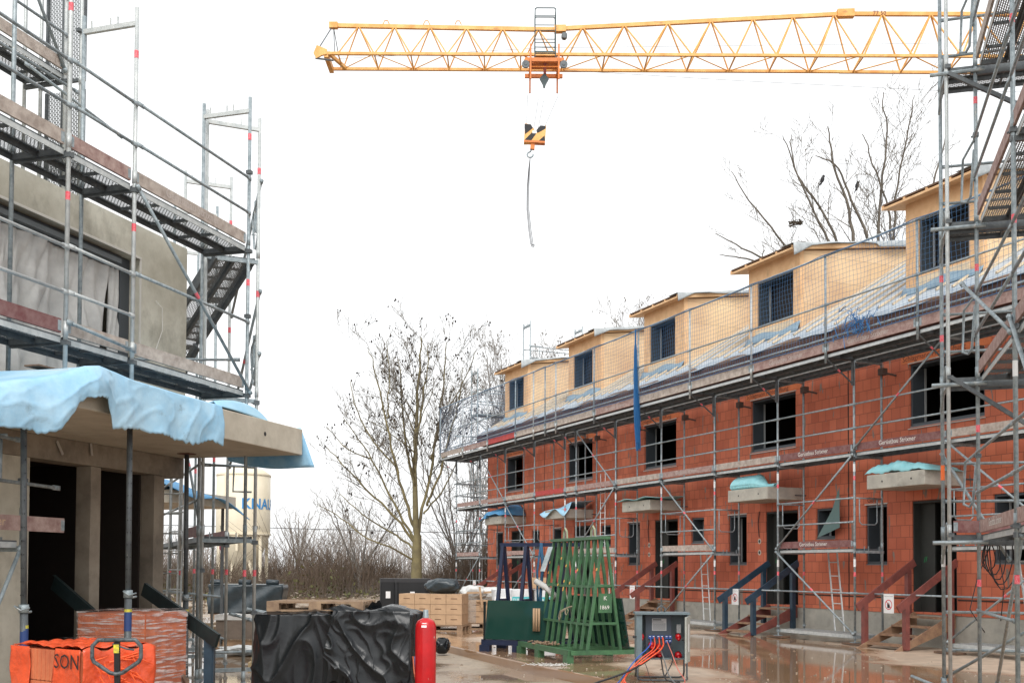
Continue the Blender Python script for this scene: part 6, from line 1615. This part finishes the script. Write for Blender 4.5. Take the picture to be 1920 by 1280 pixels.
def simple_tree(label, x, y, z0, h, seed_, nl=6, lean=0., pods=False, rt=.16, depth=2, wid=.28, fork=.25, barkm=bark_grey, every=.7, Lf=.34):
    rng = random.Random(seed_); limbs = []
    for i in range(nl):
        a = i * 2 * math.pi / nl + rng.uniform(-.4, .4); s_ = h * wid * rng.uniform(.5, 1.1); zs = z0 + h * (fork + rng.uniform(-.06, .12))
        limbs.append(([(x, y, zs), (x + math.cos(a) * s_ * .4 + lean * .3, y + math.sin(a) * s_ * .4, zs + (h - zs + z0) * .35), (x + math.cos(a) * s_ * .8 + lean * .7, y + math.sin(a) * s_ * .8, zs + (h - zs + z0) * .7), (x + math.cos(a) * s_ + lean, y + math.sin(a) * s_, z0 + h * rng.uniform(.82, 1.0))], rt * .5, rt * .10))
    return tree('bare_tree', label, (x, y, z0), limbs, [(x, y, z0), (x, y, z0 + h * .15), (x + lean * .05, y, z0 + h * (fork + .12))], rt, seed_, depth, pods, mat('hazy_grey_bark', (.24, .22, .195), .9, 0, .3, 2), twm=mat('hazy_grey_twig', (.22, .20, .18), .9), Lf=Lf, every=every)
simple_tree('bare grey tree behind the far house, its twigs showing left of the last dormer', .4, 60, 0, 13.8, 31, 9, pods=True, wid=.20, rt=.14, every=.6)
simple_tree('slim bare tree between the big tree and the far scaffold', -1.6, 60, 0, 9.0, 32, 6, pods=False, wid=.16, rt=.09)
simple_tree('low bare tree behind the gable scaffold legs', .8, 50, 0, 7.2, 33, 8, pods=False, wid=.3, rt=.12, fork=.1)
simple_tree('pale distant rounded bare tree left of the thicket', -16.5, 84, 0, 6.2, 34, 9, wid=.34, rt=.13, fork=.2, every=.6)
simple_tree('thin bare tree left of the big tree trunk', -7.0, 50, .6, 4.8, 35, 7, wid=.5, rt=.09, fork=.08)
simple_tree('bare young tree in the thicket right of the big tree trunk', -2.4, 50, .6, 6.0, 36, 8, wid=.36, rt=.10, fork=.08)
# trees rising behind the roofs
roofA = [([(12.6, 42, 9.5), (12.9, 42, 12.0), (12.75, 42.2, 14.1), (12.1, 42.3, 15.7), (11.2, 42.3, 16.8), (10.6, 42.3, 18.6)], .085, .014),
         ([(12.9, 42, 12.5), (13.2, 41.6, 13.9), (12.9, 41.5, 15.6), (12.2, 41.4, 17.2), (12.1, 41.4, 18.6)], .09, .018),
         ([(12.0, 42, 10), (11.5, 42.5, 12.8), (10.6, 42.6, 14.6), (9.4, 42.6, 15.9), (8.6, 42.6, 17.3)], .07, .012),
         ([(11.5, 42, 11), (10.5, 42.8, 13.6), (9.3, 42.9, 14.2), (8.0, 42.9, 14.9)], .07, .012),
         ([(11.0, 42, 11.5), (9.9, 41.5, 13.2), (8.8, 41.4, 13.5), (7.9, 41.4, 13.6)], .06, .012),
         ([(12.6, 42, 13.6), (11.8, 41.8, 15.2), (10.9, 41.7, 16.9), (10.7, 41.7, 18.4)], .06, .012)]
tree('bare_tree', 'wide bare tree behind the second dormer roof, holding a nest', (12.4, 42, 0), roofA, [(12.4, 42, 0), (12.5, 42, 6), (12.6, 42, 11)], .3, 41, 2, False, bark_grey, Lf=.24, every=.62)
roofB = [([(14.4, 42, 10), (14.2, 42, 13.5), (14.25, 42, 16), (14.6, 42, 18.5), (14.4, 42, 20.2)], .085, .014),
         ([(14.4, 42, 10), (14.9, 42.3, 13.8), (15.0, 42.4, 16.4), (15.6, 42.4, 18.9), (15.8, 42.4, 20.3)], .07, .012),
         ([(14.2, 42, 12), (13.6, 41.6, 14.6), (12.9, 41.5, 16.0), (12.5, 41.5, 17.2), (11.6, 41.5, 17.5)], .08, .015),
         ([(14.9, 42, 12), (15.9, 42, 14.6), (16.4, 42, 16.8), (16.9, 42, 18.6)], .08, .015),
         ([(14.5, 42, 12), (14.7, 41.7, 15), (13.9, 41.6, 17.2), (13.5, 41.6, 18.4)], .06, .015)]
tree('bare_tree', 'tall upright bare tree behind the roofs, just left of the scaffold tower', (14.6, 42, 0), roofB, [(14.6, 42, 0), (14.5, 42, 6), (14.4, 42, 11)], .3, 42, 2, False, bark_grey, Lf=.24, every=.62)
simple_tree('faint bare tree top seen through the scaffold tower', 20.5, 44, 6, 11.5, 43, 7, wid=.28, rt=.15)
simple_tree('small bare tree top above the third dormer roof', 7.6, 58, 2, 14.8, 44, 6, wid=.2, rt=.13, pods=True)
mb = MB()
for i in range(34):
    a = rnd.uniform(0, 6.28); b = a + rnd.uniform(1.5, 3); mb.tube([(.26 * math.cos(a), .3 * math.sin(a), rnd.uniform(-.1, .1)), (.3 * math.cos(b), .3 * math.sin(b), rnd.uniform(-.1, .1))], .015, 3)
o = mb.build('bird_nest', twig); o.location = (11.1, 42.4, 15.15); tag(o, 'round twig nest in the wide bare tree above the second dormer', 'nest')
for i, (x, z) in enumerate(((11.97, 16.65), (13.32, 16.42))):
    mb = MB(); mb.lathe(0, 0, [(.001, -.2), (.03, -.17), (.035, -.1), (.075, -.02), (.08, .06), (.05, .13), (.055, .17), (.04, .21), (.001, .23)], 10)
    mb.tube([(0.02, 0, .18), (.09, 0, .17)], .018, 5, 0, True, .004); mb.tube([(-.02, 0, -.12), (-.08, 0, -.34)], .03, 5, 0, True, .015)
    o = mb.build('bird', mat('black_plumage', (.02, .02, .022), .7), None, True); o.location = (x, 41.8, z); o.rotation_euler = (0, R(18), R(40 * i)); tag(o, ['black bird perched on the left limb of the wide bare tree', 'black bird perched on the branch nearer the tall upright tree'][i], 'bird', 'birds in the bare trees')

# thicket and undergrowth
mb = MB(); rt_ = random.Random(77)
for i in range(7000):
    x = rt_.uniform(-24, 6); y = rt_.uniform(46, 62); 
    hmax = (2.3 + .9 * math.sin(x * .55 + 1) + .5 * math.sin(x * 1.7)) if x > -10 else 1.9 + .35 * math.sin(x * 1.3)
    if x > -3: hmax += .8
    h = max(.5, hmax * rt_.uniform(.45, 1.1)); z = .2
    lean = V((rt_.gauss(0, .35), rt_.gauss(0, .25), 0)) * h
    mb.tube([V((x, y, z)), V((x, y, z)) + lean * .3 + V((0, 0, h * .55)), V((x, y, z)) + lean + V((rt_.gauss(0, .1), 0, h))], rt_.uniform(.008, .02), 3, 0, False, .004)
    if i % 2:
        b = V((x, y, z)) + lean * .3 + V((0, 0, h * .5)); 
        for _ in range(2): mb.tube([b, b + V((rt_.gauss(0, .45), rt_.gauss(0, .3), rt_.uniform(.1, .7)))], .008, 3, 0, False, .004)
tag(mb.build('thicket', shrub_m), 'brown leafless thicket along the back of the site', 'thicket', kind='stuff')
mb = MB()
for i in range(9000):
    x = rt_.uniform(-24, 5); y = rt_.uniform(45.5, 58); h = (.75 + .35 * math.sin(x * .8 + 2)) if x < -7 else .45
    z = .15 + abs(rt_.gauss(0, h * .6)) ; s_ = rt_.uniform(.04, .10); c = V((x, y, z)); a = V((rt_.gauss(0, 1), rt_.gauss(0, 1), rt_.gauss(0, 1))).normalized() * s_; b = V((rt_.gauss(0, 1), rt_.gauss(0, 1), rt_.gauss(0, 1))).normalized() * s_
    mb.face([c - a, c + b, c + a, c - b])
tag(mb.build('undergrowth', leaf_m), 'olive and yellow undergrowth at the foot of the thicket', 'undergrowth', kind='stuff')
mb = MB()
for i in range(2600):   # distant tree line
    x = rt_.uniform(-70, 40); y = rt_.uniform(95, 120); h = 4.2 + 1.2 * math.sin(x * .3) + rt_.uniform(-1, 1)
    mb.tube([V((x, y, 0)), V((x + rt_.gauss(0, .5), y, h * .6)), V((x + rt_.gauss(0, .9), y, h))], .05, 3, 0, False, .015)
tag(mb.build('far_woodland', mat('hazy_far_twigs', (.27, .25, .235), .9)), 'faint far line of leafless woodland', 'woodland', kind='stuff')
mb = MB()
for dz in (0,): mb.tube([(-40, 70, 4.6), (-12, 70, 4.0), (6, 70, 3.6), (40, 70, 4.6)], .02, 4)
tag(mb.build('overhead_wire', ink), 'thin overhead wire crossing behind the big bare tree', 'wire')

# ================================================================ CAMERA, LIGHT
F_, PITCH, ROLL, YH = 2040., .030, .005, 1065.
cd = bpy.data.cameras.new('camera'); cam = bpy.data.objects.new('camera', cd); COL.objects.link(cam)
cd.sensor_width = 36; cd.lens = F_ / 1920 * 36; cd.clip_end = 2000; cd.clip_start = .05
CY = YH - F_ * math.tan(PITCH); cd.shift_y = (CY - 640) / 1920
fw = V((0, math.cos(PITCH), math.sin(PITCH))); u0 = V((0, -math.sin(PITCH), math.cos(PITCH))); r0 = V((1, 0, 0))
uu = u0 * math.cos(ROLL) - r0 * math.sin(ROLL); rr0 = r0 * math.cos(ROLL) + u0 * math.sin(ROLL); bk = -fw
cam.matrix_world = Matrix(((rr0.x, uu.x, bk.x, 0), (rr0.y, uu.y, bk.y, 0), (rr0.z, uu.z, bk.z, H), (0, 0, 0, 1)))
S.camera = cam
w = bpy.data.worlds.new('World'); S.world = w; w.use_nodes = True; nt = w.node_tree; N = nt.nodes; bg = N['Background']
sky = N.new('ShaderNodeTexSky'); sky.sky_type = 'NISHITA'; sky.sun_disc = False; sky.sun_elevation = R(38); sky.sun_rotation = R(200); sky.air_density = 1.0; sky.dust_density = 4
hs = N.new('ShaderNodeHueSaturation'); hs.inputs['Saturation'].default_value = .12; nt.links.new(sky.outputs[0], hs.inputs['Color']); nt.links.new(hs.outputs[0], bg.inputs['Color']); bg.inputs['Strength'].default_value = .05
b2 = N.new('ShaderNodeBackground'); b2.inputs['Color'].default_value = (.975, .99, 1, 1); b2.inputs['Strength'].default_value = .80
ad = N.new('ShaderNodeAddShader'); nt.links.new(bg.outputs[0], ad.inputs[0]); nt.links.new(b2.outputs[0], ad.inputs[1]); nt.links.new(ad.outputs[0], N['World Output'].inputs['Surface'])
sl_d = bpy.data.lights.new('sun', 'SUN'); sl_d.energy = 1.35; sl_d.angle = R(30); sl_d.color = (1, .97, .93)
so = bpy.data.objects.new('sun', sl_d); COL.objects.link(so)
# light from behind-left of the camera, high
dirn = V((-.12, .78, -.85)).normalized(); so.rotation_euler = dirn.to_track_quat('-Z', 'Y').to_euler()
S.view_settings.view_transform = 'Standard'; S.view_settings.look = 'None'; S.view_settings.exposure = .42; S.view_settings.gamma = 1
S.render.engine = 'CYCLES'
S.cycles.transparent_max_bounces = 24
S.render.resolution_x = 1024; S.render.resolution_y = 682
